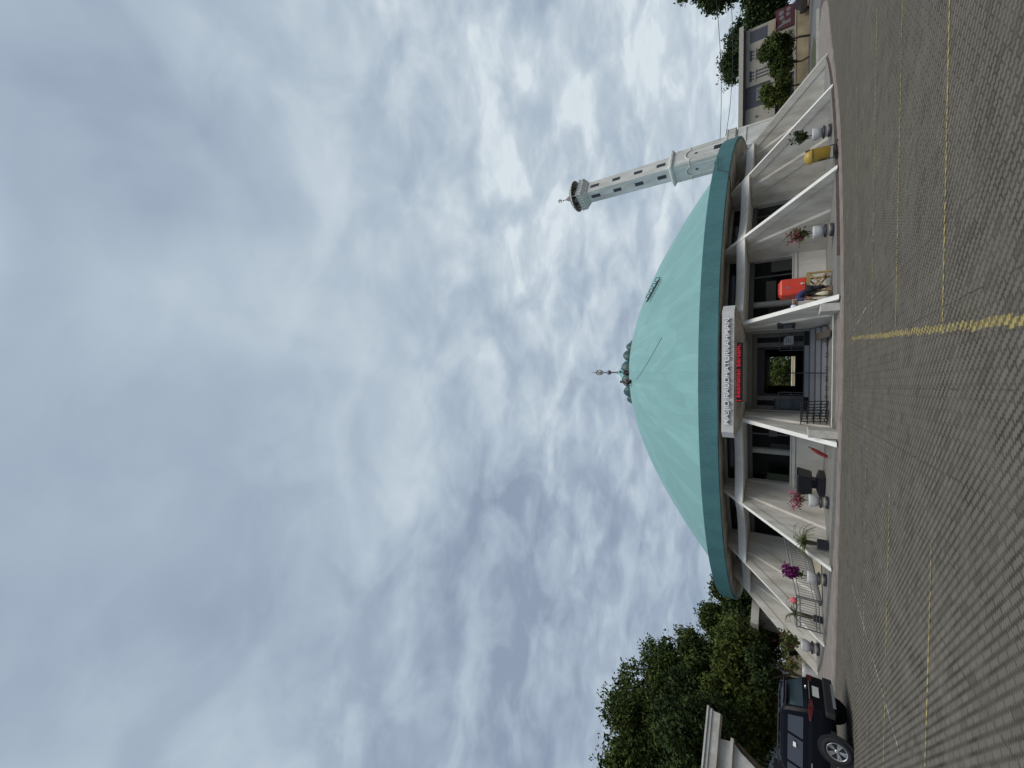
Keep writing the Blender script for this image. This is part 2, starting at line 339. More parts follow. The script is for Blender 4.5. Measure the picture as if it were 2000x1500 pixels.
# ------------------------------------------------------------------ camera (the photograph is a portrait shot stored on its side)
fwd = Vector((0, math.cos(PI_), math.sin(PI_))); rt = Vector((1, 0, 0)); up = rt.cross(fwd)
# upright picture axes: U (right) and V (down) -> stored picture x = V, y = 1500 - U
Ux = rt*math.cos(RO)+up*math.sin(RO)                              # direction of growing U
Vd = rt*math.sin(RO)-up*math.cos(RO)                           # direction of growing V
M = Matrix((Vd, Ux, -fwd)).transposed().to_4x4(); M.translation = (0, 0, EYE)
cam = bpy.data.cameras.new('camera'); cam.sensor_width = 36; cam.lens = F/2000*36; cam.clip_end = 2000; cam.clip_start = .05
co = bpy.data.objects.new('camera', cam); col.objects.link(co); co.matrix_world = M; sc.camera = co
sc.view_settings.view_transform = 'Standard'; sc.view_settings.look = 'None'; sc.view_settings.exposure = 0; sc.view_settings.gamma = 1
sc.cycles.max_bounces = 6; sc.cycles.diffuse_bounces = 3; sc.cycles.glossy_bounces = 3

# ------------------------------------------------------------------ ground, path, road, markings
def sheet(name, poly, z, m, kind='structure', label=None):
    o = MB().add([(p[0], p[1], z) for p in poly], [tuple(range(len(poly)))]).build(name, m); return tag(o, label, None, None, kind)
paver = paver_mat('wavy_pavers')
sheet('ground', [(-400, -300), (400, -300), (400, 600), (-400, 600)], 0, paver)
# pinkish concrete walk round the building, with its measured outer edge
ANG = [-180, -120, -75, -60, -45, -35, -27.4, -23.9, -19.1, -12.9, -7.7, 0, 8.1, 16.9, 22.9, 28.6, 37.7, 46.4, 52.7, 62, 75, 110, 180]
RAD = [22.5, 24.5, 26, 26, 25.2, 24.2, 23.1, 22.6, 21.96, 21.5, 21.35, 21.35, 21.35, 21.32, 21.42, 21.4, 21.25, 21.5, 21.95, 23.4, 24.5, 23, 22.5]
rng = random.Random(3)
mb = MB(); prev = None; zt = .05
aa = np.arange(-180, 180.01, 1.5)
for a in aa:
    ro = float(np.interp(a, ANG, RAD))+rng.uniform(-.035, .035)
    ring = [pol(19.0, a, zt), pol(ro, a, zt), pol(ro+.03, a, -.02)]
    if prev: mb.add(prev+ring, [(0, 1, 4, 3), (1, 2, 5, 4)])
    prev = ring
tag(mb.build('path', path_m), kind='structure')
# tiled apron the fins stand on
mb = MB(); prev = None; mb.m = 0
for a in aa:
    inside = abs(a) < 7.3
    ro = 19.5 if inside else 20.85
    ring = [pol(13.5, a, .15), pol(ro, a, .15), pol(ro, a, .0)]
    if prev is not None:
        mb.m = 0; mb.add([prev[0], prev[1], ring[1], ring[0]], [(0, 1, 2, 3)])
        mb.m = 1 if a > 12 else 0; mb.add([prev[1], prev[2], ring[2], ring[1]], [(0, 1, 2, 3)])
    prev = ring
tag(mb.build('pavement', [grey_tile, red_kerb]), kind='structure')
asphalt = mat('asphalt', (.15, .148, .142), .9, var=.25, vscale=.6, bump=.2)
sheet('road', [(22.6, 35.5), (30, 33.2), (90, 22), (140, 20), (140, 56.5), (24, 56.5), (24, 47)], .004, asphalt)
grass_m = mat('verge_grass', (.055, .075, .022), .9, var=.5, vscale=2, bump=.8, dirt=(.09, .075, .05))
gv = [(22.2, 36.6), (24, 37.6), (28, 40.2), (31.6, 44.2), (33.6, 49.5), (28, 49.6), (22, 45)]
tag(sheet('grass', gv, .012, grass_m), kind='stuff')
soil_m = mat('bare_soil', (.13, .105, .08), .95, var=.4, vscale=1.2, bump=.5)
sheet('soil', [(19.6, 26.6), (21.6, 30.2), (23.4, 34.6), (25, 35.4), (27.5, 35.6), (23, 30.5)], .012, soil_m)
kerb_m = mat('pale_kerb', (.46, .45, .40), .85, var=.2, vscale=3)
mb = MB(); k0 = Vector((22.8, 35.6, 0)); k1 = Vector((27.8, 36.3, 0)); dr = (k1-k0).normalized(); nr = Vector((-dr.y, dr.x, 0))
for i in range(6): mb.obox(k0+dr*(i*.85), dr*.83, nr*.18, (0, 0, .16))
tag(mb.build('kerb', kerb_m), kind='structure')
yl = paver_mat('yellow_line_paint', ((.36, .295, .12), .43), .034, True); yl2 = paver_mat('thin_yellow_line_paint', ((.38, .315, .13), .43)); ylw = paver_mat('worn_yellow_line_paint', ((.40, .33, .14), .46)); wlw = paver_mat('worn_white_line_paint', ((.42, .42, .39), .49))
def line(p, q, wd, m):
    p, q = Vector((*p, 0)), Vector((*q, 0)); t = (q-p).normalized(); n = Vector((-t.y, t.x, 0))*wd/2
    sheet('road_marking', [p-n, q-n, q+n, p+n], .004, m)
line((.42, 3.2), (1.52, 15.85), .16, yl)
for p, q, wd, m in [((.86, 7.22), (9.6, 6.95), .06, yl2), ((1.13, 9.9), (9.4, 9.55), .055, yl2), ((1.35, 12.45), (9.5, 12.2), .055, ylw), ((1.45, 15.1), (9.2, 15.5), .05, ylw),
                    ((-2.1, 7.57), (-8.8, 7.95), .06, ylw), ((-1.91, 10.24), (-8.8, 10.6), .06, ylw), ((-1.48, 13.0), (-7.5, 13.1), .05, wlw), ((1.5, 15.82), (-3.6, 16.0), .05, ylw),
                    ((-5.77, 15.3), (-6.14, 9.1), .05, wlw), ((1.72, 15.6), (2.05, 13.3), .05, wlw)]:
    line(p, q, wd, m)

# ------------------------------------------------------------------ the mosque
mosque = thing('mosque', 'round white mosque under a shallow teal dome with slanting fins all round', 'mosque', (CX, CY, 0), PH)
def loc(r, a, z): t = R(a); return Vector((r*math.sin(t), -r*math.cos(t), z))   # coordinates in the mosque's own frame
def mbuild(mb, name, m, parent=None, bevel=0.): return mb.build(name, m, parent or mosque, world=False, bevel=bevel)
# dome shell
ZT, KD, ND = 14.2, 10.1, 1.8
def dz(r): return ZT-KD*(r/18.)**ND
prof = [(16.85, dz(16.85)-.05)]+[(r, dz(r)) for r in np.linspace(16.85, 3.0, 26)]+[(.02, dz(3.0)+.25)]
roof = mbuild(MB().lathe(prof, seg=144, cap=False), 'roof', dome_m)
# fascia with gutter ledge
mbuild(MB().lathe([(16.6, 5.16), (17.92, 5.30), (18.07, 5.31), (18.10, 4.45), (18.06, 4.43), (17.9, 4.43)][::-1], seg=168, cap=False, smooth=False), 'fascia', fascia_m)
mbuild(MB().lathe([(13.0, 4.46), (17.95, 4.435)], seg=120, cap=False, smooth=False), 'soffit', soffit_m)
# crest of half-round shells round the lantern, and the spire
for i in range(15):
    a = 9.5+24*i
    mb = MB().ball((0, 0, 0), .64, 20, 12)
    q = loc(3.0, a, dz(3.0)+.02); mb.xf(Matrix.Translation(q) @ Matrix.Rotation(R(a), 4, 'Z') @ Matrix.Diagonal((1.0, .62, 1.22, 1)))
    mbuild(mb, 'crest_shell', shell_m)
mbuild(MB().lathe([(2.6, dz(3)+.1), (2.45, 14.55), (1.75, 14.85), (1.05, 15.2), (.5, 15.62), (.2, 15.9), (.11, 16.05)], seg=40), 'spire', spire_m)
fin_o = MB().tube([(0, 0, 15.95), (0, 0, 18.1)], [.085, .06], 10).ball((0, 0, 16.98), .24).tube([(0, 0, 18.3), (0, 0, 18.95)], [.045, .015], 8)
fin_o.lathe([(.10, 15.98), (.16, 16.05), (.10, 16.15)], seg=14)
mbuild(fin_o, 'finial', purple_steel)
mb = MB()                                                          # pierced oval medallion
for k in range(28):
    t0, t1 = 2*math.pi*k/28, 2*math.pi*(k+1)/28
    mb.tube([(.24*math.cos(t0), 0, 18.05+.40*math.sin(t0)), (.24*math.cos(t1), 0, 18.05+.40*math.sin(t1))], .05, 6)
mb.tube([(-.16, 0, 17.8), (-.05, .02, 18.1), (.12, 0, 18.3)], .05, 6).tube([(.14, 0, 17.85), (.02, .02, 18.05), (-.13, 0, 18.25)], .05, 6).ball((0, 0, 17.9), .1)
mbuild(mb, 'medallion', mat('tarnished_brass', (.22, .20, .15), .4, .5, var=.3, vscale=12))

# radial fins -- a flange along the slanting edge, a thinner web, a thicker pier at the wall
def edge_r(z, off=0.): return 20.92-(z-.2)*(3.06/3.23)-off*1.377
RIN, ZB, ZTOP = 15.75, .10, 4.445
def fin_mesh():
    mb = MB()
    def slab(f0, f1, t, bot=ZB, top=3.40):                          # between two lines r = f(z)
        zs = sorted({bot, top}); zs = [bot, (bot+top)/2, top]
        q = [(max(RIN, f0(z)), z) for z in zs]+[(max(RIN, f1(z)), z) for z in zs[::-1]]; qq = []
        for p in q:
            if not qq or abs(p[0]-qq[-1][0])+abs(p[1]-qq[-1][1]) > 1e-4: qq.append(p)
        mb.prism([(-t, -r, z) for r, z in qq], (2*t, 0, 0))
    def bevel_strip(f0, t0, f1, t1):
        for s in (-1, 1):
            a = [(s*t0, -f0(ZB), ZB), (s*t0, -f0(3.4), 3.4), (s*t1, -f1(3.4), 3.4), (s*t1, -f1(ZB), ZB)]
            mb.add(a, [(0, 1, 2, 3) if s > 0 else (3, 2, 1, 0)])
    e0 = lambda z: edge_r(z); e1 = lambda z: edge_r(z, .012); e2 = lambda z: edge_r(z, .36)
    s1 = lambda z: 18.76-.487*(z-.1); s1b = lambda z: s1(z)-.10; s2 = lambda z: 18.22-.57*(z-.1); s2b = lambda z: s2(z)-.03
    inn = lambda z: RIN
    slab(e0, e1, .088, ZB, ZTOP); mb.m = 1
    slab(e1, e2, .085, ZB, ZTOP)
    slab(e2, s1, .055); slab(e2, inn, .055, 3.40, ZTOP)
    bevel_strip(s1, .055, s1b, .125); slab(s1b, s2, .125)
    bevel_strip(s2, .125, s2b, .10); slab(s2b, inn, .10)
    return mb
first = None
for i in range(24):
    a = 7.5+15*i
    if first is None:
        first = mbuild(fin_mesh(), 'fin', [white_edge, white]); o = first
    else:
        o = first.copy(); col.objects.link(o); o.parent = mosque
    o.rotation_euler = (0, 0, R(a))
# scalloped ring canopy at the knee of the fins
mb = MB(); prev = None; NS = 14
for i in range(24):
    for k in range(NS):
        s = -1+2*k/NS; a = 15*i+7.5*s
        sc_ = .72*(1-s*s)
        ro = 17.84-sc_
        ring = [loc(15.8, a, 3.43), loc(ro-.05, a, 3.43), loc(ro, a, 3.46), loc(ro-.34, a, 3.83), loc(ro-.42, a, 3.86), loc(15.8, a, 3.88)]
        if prev: mb.add(prev+ring, [(j, j+6, j+7, j+1) for j in range(5)])
        else: ring0 = ring
        prev = ring
mb.add(prev+ring0, [(j, j+6, j+7, j+1) for j in range(5)])
mbuild(mb, 'ring_canopy', white_edge)
# walls between the fins
RW = 15.95
def arc(mb, r0, r1, a0, a1, z0, z1, n=6):
    for k in range(n):
        b0 = a0+(a1-a0)*k/n; b1 = a0+(a1-a0)*(k+1)/n
        v = [loc(r0, b0, z0), loc(r1, b0, z0), loc(r1, b1, z0), loc(r0, b1, z0), loc(r0, b0, z1), loc(r1, b0, z1), loc(r1, b1, z1), loc(r0, b1, z1)]
        fs = [(0, 1, 2, 3), (7, 6, 5, 4), (1, 5, 6, 2), (4, 0, 3, 7)]
        if k == 0: fs.append((0, 4, 5, 1))
        if k == n-1: fs.append((3, 2, 6, 7))
        mb.add(v, fs)
trim_m = mat('beige_trim', (.50, .48, .44), .8, var=.15, vscale=2)  # beige-grey trim of lintels, soffit strips and jambs
def bay_parts(name, m, fill, skip=()):                             # one piece per bay, copied round the ring
    src = None
    for i in range(24):
        if i in skip: continue
        if src is None:
            mb = MB(); fill(mb); src = o = mbuild(mb, name, m)
        else:
            o = src.copy(); col.objects.link(o); o.parent = mosque
        o.rotation_euler = (0, 0, R(15*i))
BH = 7.15
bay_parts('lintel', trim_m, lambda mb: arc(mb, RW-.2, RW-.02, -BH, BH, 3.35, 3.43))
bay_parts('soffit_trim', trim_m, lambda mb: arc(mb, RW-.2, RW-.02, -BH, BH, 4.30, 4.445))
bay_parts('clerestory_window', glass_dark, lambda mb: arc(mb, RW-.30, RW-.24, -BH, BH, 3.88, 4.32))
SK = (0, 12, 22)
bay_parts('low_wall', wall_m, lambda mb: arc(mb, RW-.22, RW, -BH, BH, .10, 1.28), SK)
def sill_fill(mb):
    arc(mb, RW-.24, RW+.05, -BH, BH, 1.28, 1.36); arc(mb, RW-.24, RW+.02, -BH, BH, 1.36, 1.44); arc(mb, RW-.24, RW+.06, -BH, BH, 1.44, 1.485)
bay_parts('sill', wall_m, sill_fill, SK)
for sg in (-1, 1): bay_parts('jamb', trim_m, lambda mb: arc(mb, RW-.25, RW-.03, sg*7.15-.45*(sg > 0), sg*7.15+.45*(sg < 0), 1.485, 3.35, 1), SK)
# interior: floor, ceiling, columns, added near-black screen that keeps the view inside dark
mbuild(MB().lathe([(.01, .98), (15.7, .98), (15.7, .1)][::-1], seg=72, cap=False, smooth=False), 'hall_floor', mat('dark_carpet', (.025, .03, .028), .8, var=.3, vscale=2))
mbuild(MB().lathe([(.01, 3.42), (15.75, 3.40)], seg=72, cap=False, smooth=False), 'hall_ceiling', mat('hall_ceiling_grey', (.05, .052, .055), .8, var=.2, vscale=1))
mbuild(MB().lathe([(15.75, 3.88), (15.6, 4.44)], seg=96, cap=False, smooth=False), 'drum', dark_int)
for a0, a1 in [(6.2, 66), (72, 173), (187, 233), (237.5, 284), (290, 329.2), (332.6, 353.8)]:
    scr = MB(); arc(scr, 13.2, 13.35, a0, a1, .98, 3.40, max(2, int((a1-a0)/4))); mbuild(scr, 'added_dark_screen', dark_int)
c0 = None
for i in range(24):
    if i in (0, 12): continue
    if c0 is None:
        c0 = mbuild(MB().tube([loc(15.1, -1.4, .98), loc(15.1, -1.4, 3.42)], .17, 14), 'hall_column', mat('column_grey', (.50, .50, .47), .7, var=.1)); o = c0
    else:
        o = c0.copy(); col.objects.link(o); o.parent = mosque
    o.rotation_euler = (0, 0, R(15*i))
# lower roof slabs seen from the front (window frames per bay)
fr0 = None
for i in range(24):
    if i in (0, 12): continue
    if fr0 is None:
        f = MB()
        arc(f, RW-.16, RW-.10, -6.5, 6.5, 3.12, 3.34); arc(f, RW-.16, RW-.10, 3.1, 3.35, 1.485, 3.1, 1)
        fr0 = mbuild(f, 'window_frame', mat('dark_frame', (.07, .075, .08), .5)); o = fr0
    else:
        o = fr0.copy(); col.objects.link(o); o.parent = mosque
    o.rotation_euler = (0, 0, R(15*i))
for r_, a_, w_, z0_, z1_, nm, m_i in ((14.0, 18.6, .62, 2.2, 2.62, 'notice_board', mat('board_beige', (.22, .21, .17), .7)), (13.9, 14.5, .4, .98, 2.5, 'cupboard', mat('cupboard_brown', (.06, .047, .035), .6)),
                                  (14.2, -12.5, .5, 2.05, 2.4, 'notice_board', mat('board_pale', (.28, .28, .26), .7)), (14.3, -17.2, .3, .98, 2.3, 'cupboard', mat('cupboard_dark', (.06, .06, .06), .4)), (14.0, 26, .6, 1.2, 2.4, 'notice_board', mat('board_beige', (.4, .4, .33))), (14.0, -27, .6, 1.5, 2.5, 'notice_board', mat('board_green', (.09, .12, .07), .7))):
    mb = MB().box((-w_, -.04, z0_), (w_, .04, z1_)).box((-w_-.03, -.05, z1_), (w_+.03, .05, z1_+.04)); mb.xf(Matrix.Translation(loc(r_, a_, 0)) @ Matrix.Rotation(R(a_), 4, 'Z')); mbuild(mb, nm, m_i)
# entrance bay: steps, piers, door wall
def lb(mb, x0, x1, n0, n1, z0, z1): mb.box((x0, -n0, z0), (x1, -n1, z1)); return mb
steps = MB(); edge_strip = MB()
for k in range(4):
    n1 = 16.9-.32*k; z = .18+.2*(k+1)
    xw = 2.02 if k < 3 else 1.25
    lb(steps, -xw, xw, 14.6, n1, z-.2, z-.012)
    lb(edge_strip, -xw-.003, xw+.003, n1-.3, n1+.015, z-.012, z+.012)  # thin dark strip along each step edge
st = mbuild(steps, 'entrance_steps', step_m, bevel=.008); mbuild(edge_strip, 'step_edge_strip', mat('step_edge_dark', (.10, .075, .09), .5), st)
ent = MB()
lb(ent, -2.0, 2.0, 15.0, 15.12, 2.95, 3.43); lb(ent, -2.0, -1.78, 15.0, 15.12, .95, 2.95); lb(ent, 1.78, 2.0, 15.0, 15.12, .95, 2.95)
lb(ent, -1.50, -1.27, 15.0, 15.14, .95, 2.95); lb(ent, 1.27, 1.50, 15.0, 15.14, .95, 2.95)
for s in (-1, 1): lb(ent, s*2.0, s*2.12, 15.0, 16.2, .1, 3.43)
lb(ent, -2.2, 2.2, 15.7, 15.85, 3.14, 3.43)
mbuild(ent, 'door_surround', mat('grey_surround', (.24, .235, .22), .75, var=.15))
df = MB()
for x in (-1.27, 1.15): lb(df, x, x+.12, 14.95, 15.05, .98, 2.9)
lb(df, -1.27, 1.27, 14.95, 15.05, 2.62, 2.94)
mbuild(df, 'door_frame', dark_steel)
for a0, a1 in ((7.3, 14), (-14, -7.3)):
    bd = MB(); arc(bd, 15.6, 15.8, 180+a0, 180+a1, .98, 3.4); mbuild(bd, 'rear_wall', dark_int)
th = MB(); lb(th, -2.3, 2.3, 19.30, 19.42, .145, .165); mbuild(th, 'threshold_strip', white_edge)
th = MB(); lb(th, -2.3, 2.3, 19.16, 19.29, .14, .156); mbuild(th, 'drain_strip', dark_steel)
# stair side blocks against the two entrance fins
for s in (-1, 1):
    blk = MB()
    n0, n1 = 19.35, 20.55
    xa, xb = (R(7.5)*n0*.99-.09, R(7.5)*n1*.99-.09)
    blk.prism([(s*(xa-.16), -n0, .0), (s*xa, -n0, .0), (s*xb, -n1, .0), (s*(xb-.30), -n1, .0)], (0, 0, .95 if s < 0 else .62))
    mbuild(blk, 'stair_block', mat('stair_block_plaster', (.50, .48, .44), .8, var=.2), bevel=.015)

# name sign over the entrance
sign = thing('name_sign', 'long white signboard with raised white name lettering above the entrance', 'sign', pol(18.0, 0, 3.4), PH)
def L(x, n, z): return (x, -(n-18.0), z-3.4)                       # sign frame: right, outwards, up
zb, zt2 = 3.69, 4.20
V = [L(-2.87, 18.5, zb), L(2.87, 18.5, zb), L(2.87, 18.5, zt2), L(-2.87, 18.5, zt2), L(-3.18, 18.05, zb), L(3.18, 18.05, zb), L(3.18, 18.05, zt2), L(-3.18, 18.05, zt2),
     L(-3.1, 17.1, zb), L(3.1, 17.1, zb), L(3.1, 17.1, zt2), L(-3.1, 17.1, zt2)]
mb = MB().add(V, [(0, 1, 2, 3), (1, 5, 6, 2), (4, 0, 3, 7), (3, 2, 6, 7), (7, 6, 10, 11), (5, 9, 10, 6), (8, 4, 7, 11), (9, 8, 11, 10)])
mb.build('signboard', mat('sign_white', (.64, .635, .625), .6, var=.10, vscale=2.2), sign, world=False)
V = [L(-2.87, 18.5, zb), L(2.87, 18.5, zb), L(3.18, 18.05, zb), L(-3.18, 18.05, zb), L(-2.34, 17.78, 3.43), L(2.34, 17.78, 3.43)]
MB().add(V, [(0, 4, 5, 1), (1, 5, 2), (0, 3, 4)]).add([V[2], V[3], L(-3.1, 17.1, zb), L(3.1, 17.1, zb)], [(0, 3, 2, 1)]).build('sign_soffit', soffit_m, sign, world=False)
def text(name, body, m, parent, p, size_w, size_h, ext, side=None, off=.012):
    cu = bpy.data.curves.new(name, 'FONT'); cu.body = body; cu.align_x = 'CENTER'; cu.align_y = 'CENTER'; cu.extrude = .05; cu.offset = off
    o = bpy.data.objects.new(name, cu); col.objects.link(o); bpy.context.view_layer.update()
    dx, dy = o.dimensions.x, o.dimensions.y
    dg = bpy.context.evaluated_depsgraph_get(); me = bpy.data.meshes.new_from_object(o.evaluated_get(dg))
    bpy.data.objects.remove(o); me.materials.clear(); me.materials.append(m)
    v = np.empty(len(me.vertices)*3); me.vertices.foreach_get('co', v); v = v.reshape(-1, 3)
    c = (v.max(0)+v.min(0))/2; v -= c; v[:, 0] *= size_w/dx; v[:, 1] *= size_h/dy
    v[:, 2] *= ext/(v[:, 2].max()+1e-9)
    v = np.stack([v[:, 0], -v[:, 2], v[:, 1]], 1)                  # stand the text upright, facing -Y
    me.vertices.foreach_set('co', v.ravel()); me.update()
    if side:
        me.materials.append(side)
        for p_ in me.polygons: p_.material_index = 0 if p_.normal.y < -.7 else 1
    o = bpy.data.objects.new(name, me); col.objects.link(o); o.parent = parent; o.location = p
    return o
text('lettering', 'MASJID RAUDHATURRAHMAN', mat('letter_white', (.96, .96, .96), .5), sign, L(0.02, 18.57, 3.945), 5.02, .28, .045, mat('letter_return_grey', (.13, .13, .14), .6), .004)
led = thing('led_display', 'black LED ticker panel with red scrolling words under the signboard', 'display', pol(18.2, 0, 3.35), PH)
led.location = pol(18.2, -.05, 3.35)
MB().box((-1.40, -.04, 0), (1.40, .05, .345)).build('casing', black_m, led, world=False)
text('ticker_text', '| keamanan bersam.', mat('led_red', (.25, .0, .0), .5, emit=((1., .012, .03), .85)), led, Vector((-.02, -.05, .165)), 2.66, .22, .006, None, -.006)

# ------------------------------------------------------------------ things on and in the entrance
def face(p, rz=PH): return Matrix.Translation(p) @ Matrix.Rotation(rz, 4, 'Z')
# centre handrail
o = thing('stair_handrail', 'thin dark handrail running up the middle of the entrance steps', 'handrail', pol(17.1, -.1, .18), PH)
MB().tube([(-.05, -.1, 0), (-.05, -.1, .85)], .022).tube([(-.05, 1.3, .8), (-.05, 1.3, 1.65)], .022).build('post', dark_steel, o, world=False)
MB().tube([(-.05, -.2, .80), (-.05, -.1, .85), (-.05, 1.3, 1.65), (-.05, 1.5, 1.65)], .022).tube([(-.05, -.1, .45), (-.05, 1.3, 1.25)], .015).build('rail', dark_steel, o, world=False)
# grille panels either side of the door
def grille(name, label, x0, x1, n, z0, z1, cat='grille'):
    o = thing(name, label, cat, pol(n, 0, z0)+Vector((math.cos(PH), math.sin(PH), 0))*x0, PH)
    wd, h = x1-x0, z1-z0
    f = MB()
    for p, q in [((0, 0), (wd, 0)), ((0, h), (wd, h)), ((0, 0), (0, h)), ((wd, 0), (wd, h)), ((0, h*.5), (wd, h*.5))]: f.tube([(p[0], 0, p[1]), (q[0], 0, q[1])], .022, 6)
    f.build('frame', steel, o, world=False)
    b = MB()
    for k in range(1, 9): b.tube([(wd*k/9, 0, 0), (wd*k/9, 0, h*.5)], .009, 5)
    b.build('bars', steel, o, world=False)
    return o
g1 = grille('grille', 'grey metal grille holding a white notice, right of the entrance door', 1.05, 1.95, 15.5, .98, 1.98)
MB().prism([(.28, -.03, .42), (.72, -.03, .42), (.72, -.03, .68), (.60, -.03, .82), (.28, -.03, .82)], (0, .02, 0)).build('notice', mat('notice_grey_white', (.50, .51, .55), .6), g1, world=False)
mb = MB()
for k, wv in enumerate((.22, .26, .18)): mb.box((.38, -.036, .70-.08*k), (.38+wv, -.031, .725-.08*k))
mb.build('notice_lines', mat('notice_ink', (.10, .10, .14), .7), g1, world=False)
g2 = grille('grille', 'grey metal grille in front of a blue-grey board, left of the entrance door', -1.95, -1.05, 15.5, .98, 2.0)
bx = thing('storage_board', 'blue-grey board standing behind the left entrance grille', 'board', pol(15.25, 0, .98)+Vector((math.cos(PH), math.sin(PH), 0))*-1.95, PH)
MB().box((.05, 0, 0), (.52, .12, 1.15)).build('panel', mat('blue_grey_board', (.13, .16, .20), .6, var=.2), bx, world=False)
MB().box((.03, -.02, 1.15), (.54, .14, 1.2)).build('rim', dark_steel, bx, world=False)
# wall cabinet on the inner face of the right entrance fin
p = pol(17.4, 7.5, 1.42); o = thing('wall_cabinet', 'dark green framed notice cabinet hung on the inner side of the right entrance fin', 'cabinet', p, R(7.5)+PH)
MB().box((-.19, -.42, 0), (-.075, .42, .62)).build('case', mat('cabinet_green', (.035, .05, .05), .4, var=.2), o, world=False)
MB().box((-.205, -.36, .06), (-.192, .36, .56)).build('pane', mat('cabinet_glass', (.06, .075, .08), .1), o, world=False)
MB().box((-.22, -.46, -.05), (-.075, .46, 0)).build('ledge', dark_steel, o, world=False)
# plank ramp
rampb = thing('plank_ramp', 'dark brown sloping plank lying on the floor right of the steps', 'ramp', pol(17.3, 5.2, .18), PH+R(-8))
MB().prism([(-.22, 0.15, .38), (.10, 0.15, .38), (.42, -1.85, .03), (.10, -1.85, .03)], (0, .0, .06)).build('plank', mat('brown_plank', (.075, .062, .052), .8, var=.4), rampb, world=False)
# black wire rack left of the steps
o = thing('wire_rack', 'black wire shoe rack of two grid panels beside the left stair block', 'rack', pol(18.6, -6.2, .18), PH+R(-55))
for nm, y0 in (('grid_panel', 0.), ('grid_panel', .42)):
    f = MB()
    for k in range(7): f.tube([(-.75+.25*k, y0, .05), (-.75+.25*k, y0-.06, .95)], .022, 6)
    for k in range(5): f.tube([(-.75, y0-.015*k, .05+.225*k), (.75, y0-.015*k, .05+.225*k)], .022, 6)
    f.build(nm, black_m, o, world=False)
f = MB()
for x in (-.75, 0, .75):
    for z in (.1, .5, .9): f.tube([(x, 0, z), (x, .42, z)], .018, 6)
f.build('cross_bars', black_m, o, world=False)
# red folded umbrella leaning by the left fin
o = thing('folded_umbrella', 'red folded umbrella leaning against the outside of the left entrance fin', 'umbrella', pol(19.6, -9.3, .18), PH)
MB().tube([(-.42, .3, .02), (-.34, .26, .10)], .012, 6).tube([(-.34, .26, .10), (-.18, .15, .36), (-.02, .06, .60)], [.075, .085, .05], 10).build('canopy', mat('red_cloth', (.30, .035, .03), .7, var=.3, vscale=9), o, world=False)
MB().tube([(-.02, .06, .60), (.05, .02, .70)], .02, 8).build('handle', dark_steel, o, world=False)
# sandals
sdm = mat('sandal_dark', (.03, .028, .035), .7)
for k, (x, n) in enumerate([(-1.55, 17.25), (-1.15, 17.3), (-.35, 17.2), (.1, 17.28), (.72, 17.22), (1.25, 17.3), (-.75, 17.35)]):
    t = thing('sandals', 'pair of dark sandals left at the foot of the grey entrance steps', 'sandals', pol(n, 0, .182)+Vector((math.cos(PH), math.sin(PH), 0))*x, PH+R(13*((k*37) % 9-4)), 'sandals at the foot of the steps')
    for dx in (-.07, .07):
        mb = MB().prism([(dx-.04, -.13, 0), (dx+.04, -.13, 0), (dx+.048, .05, 0), (dx+.02, .13, 0), (dx-.02, .13, 0), (dx-.048, .05, 0)], (0, 0, .025))
        mb.tube([(dx-.045, .03, .02), (dx, .02, .065), (dx+.045, .03, .02)], .012, 6)
        mb.build('sandal', sdm, t, world=False)

# ------------------------------------------------------------------ plants in pots
rs = random.Random(11)
def leaf_quads(mb, pts, size, rng, up=.4, elong=1.6):
    vs = []; fs = []
    for p in pts:
        d = Vector((rng.gauss(0, 1), rng.gauss(0, 1), rng.gauss(0, 1)))
        if d.length < 1e-3: continue
        d.normalize(); n = Vector((rng.gauss(0, 1), rng.gauss(0, 1), rng.gauss(0, 1)+up)).normalized()
        t = d.cross(n)
        if t.length < 1e-3: continue
        t.normalize(); s = size*rng.uniform(.6, 1.35)
        a = d*s*elong*.5; b = t*s*.5; k = len(vs)
        vs += [p-a, p+b*.9, p+a, p-b*.9]; fs.append((k, k+1, k+2, k+3))
    mb.add(vs, fs)
pot_white = mat('white_pot', (.58, .60, .61), .45, var=.16, vscale=4, dirt=(.50, .49, .45)); navy = mat('dark_saucer', (.02, .02, .035), .5)
def pot_stand(t, s=1.0, w_=.25):
    MB().lathe([(.26*s, 0), (.26*s, .085*s), (.23*s, .10*s)], seg=20).build('base', navy, t, world=False)
    MB().lathe([(.21*s, .10*s), (.21*s, .21*s)], seg=20).build('block', tan_m, t, world=False)
    MB().lathe([(.26*s, .21*s), (.265*s, .27*s), (.22*s, .29*s)], seg=20).build('saucer', navy, t, world=False)
    b = MB().lathe([(.14*s, .28*s), (.20*s, .34*s), (w_*s*.98, .46*s), (w_*s*1.02, .58*s), (w_*s, .66*s), (w_*s*.9, .66*s), (w_*s*.88, .60*s), (.01, .60*s)], seg=28, cap=False).build('bowl', pot_white, t, world=False)
    MB().lathe([(.01, .62*s), (w_*s*.89, .62*s)], seg=20, cap=False).build('soil', soil_m, b, world=False)
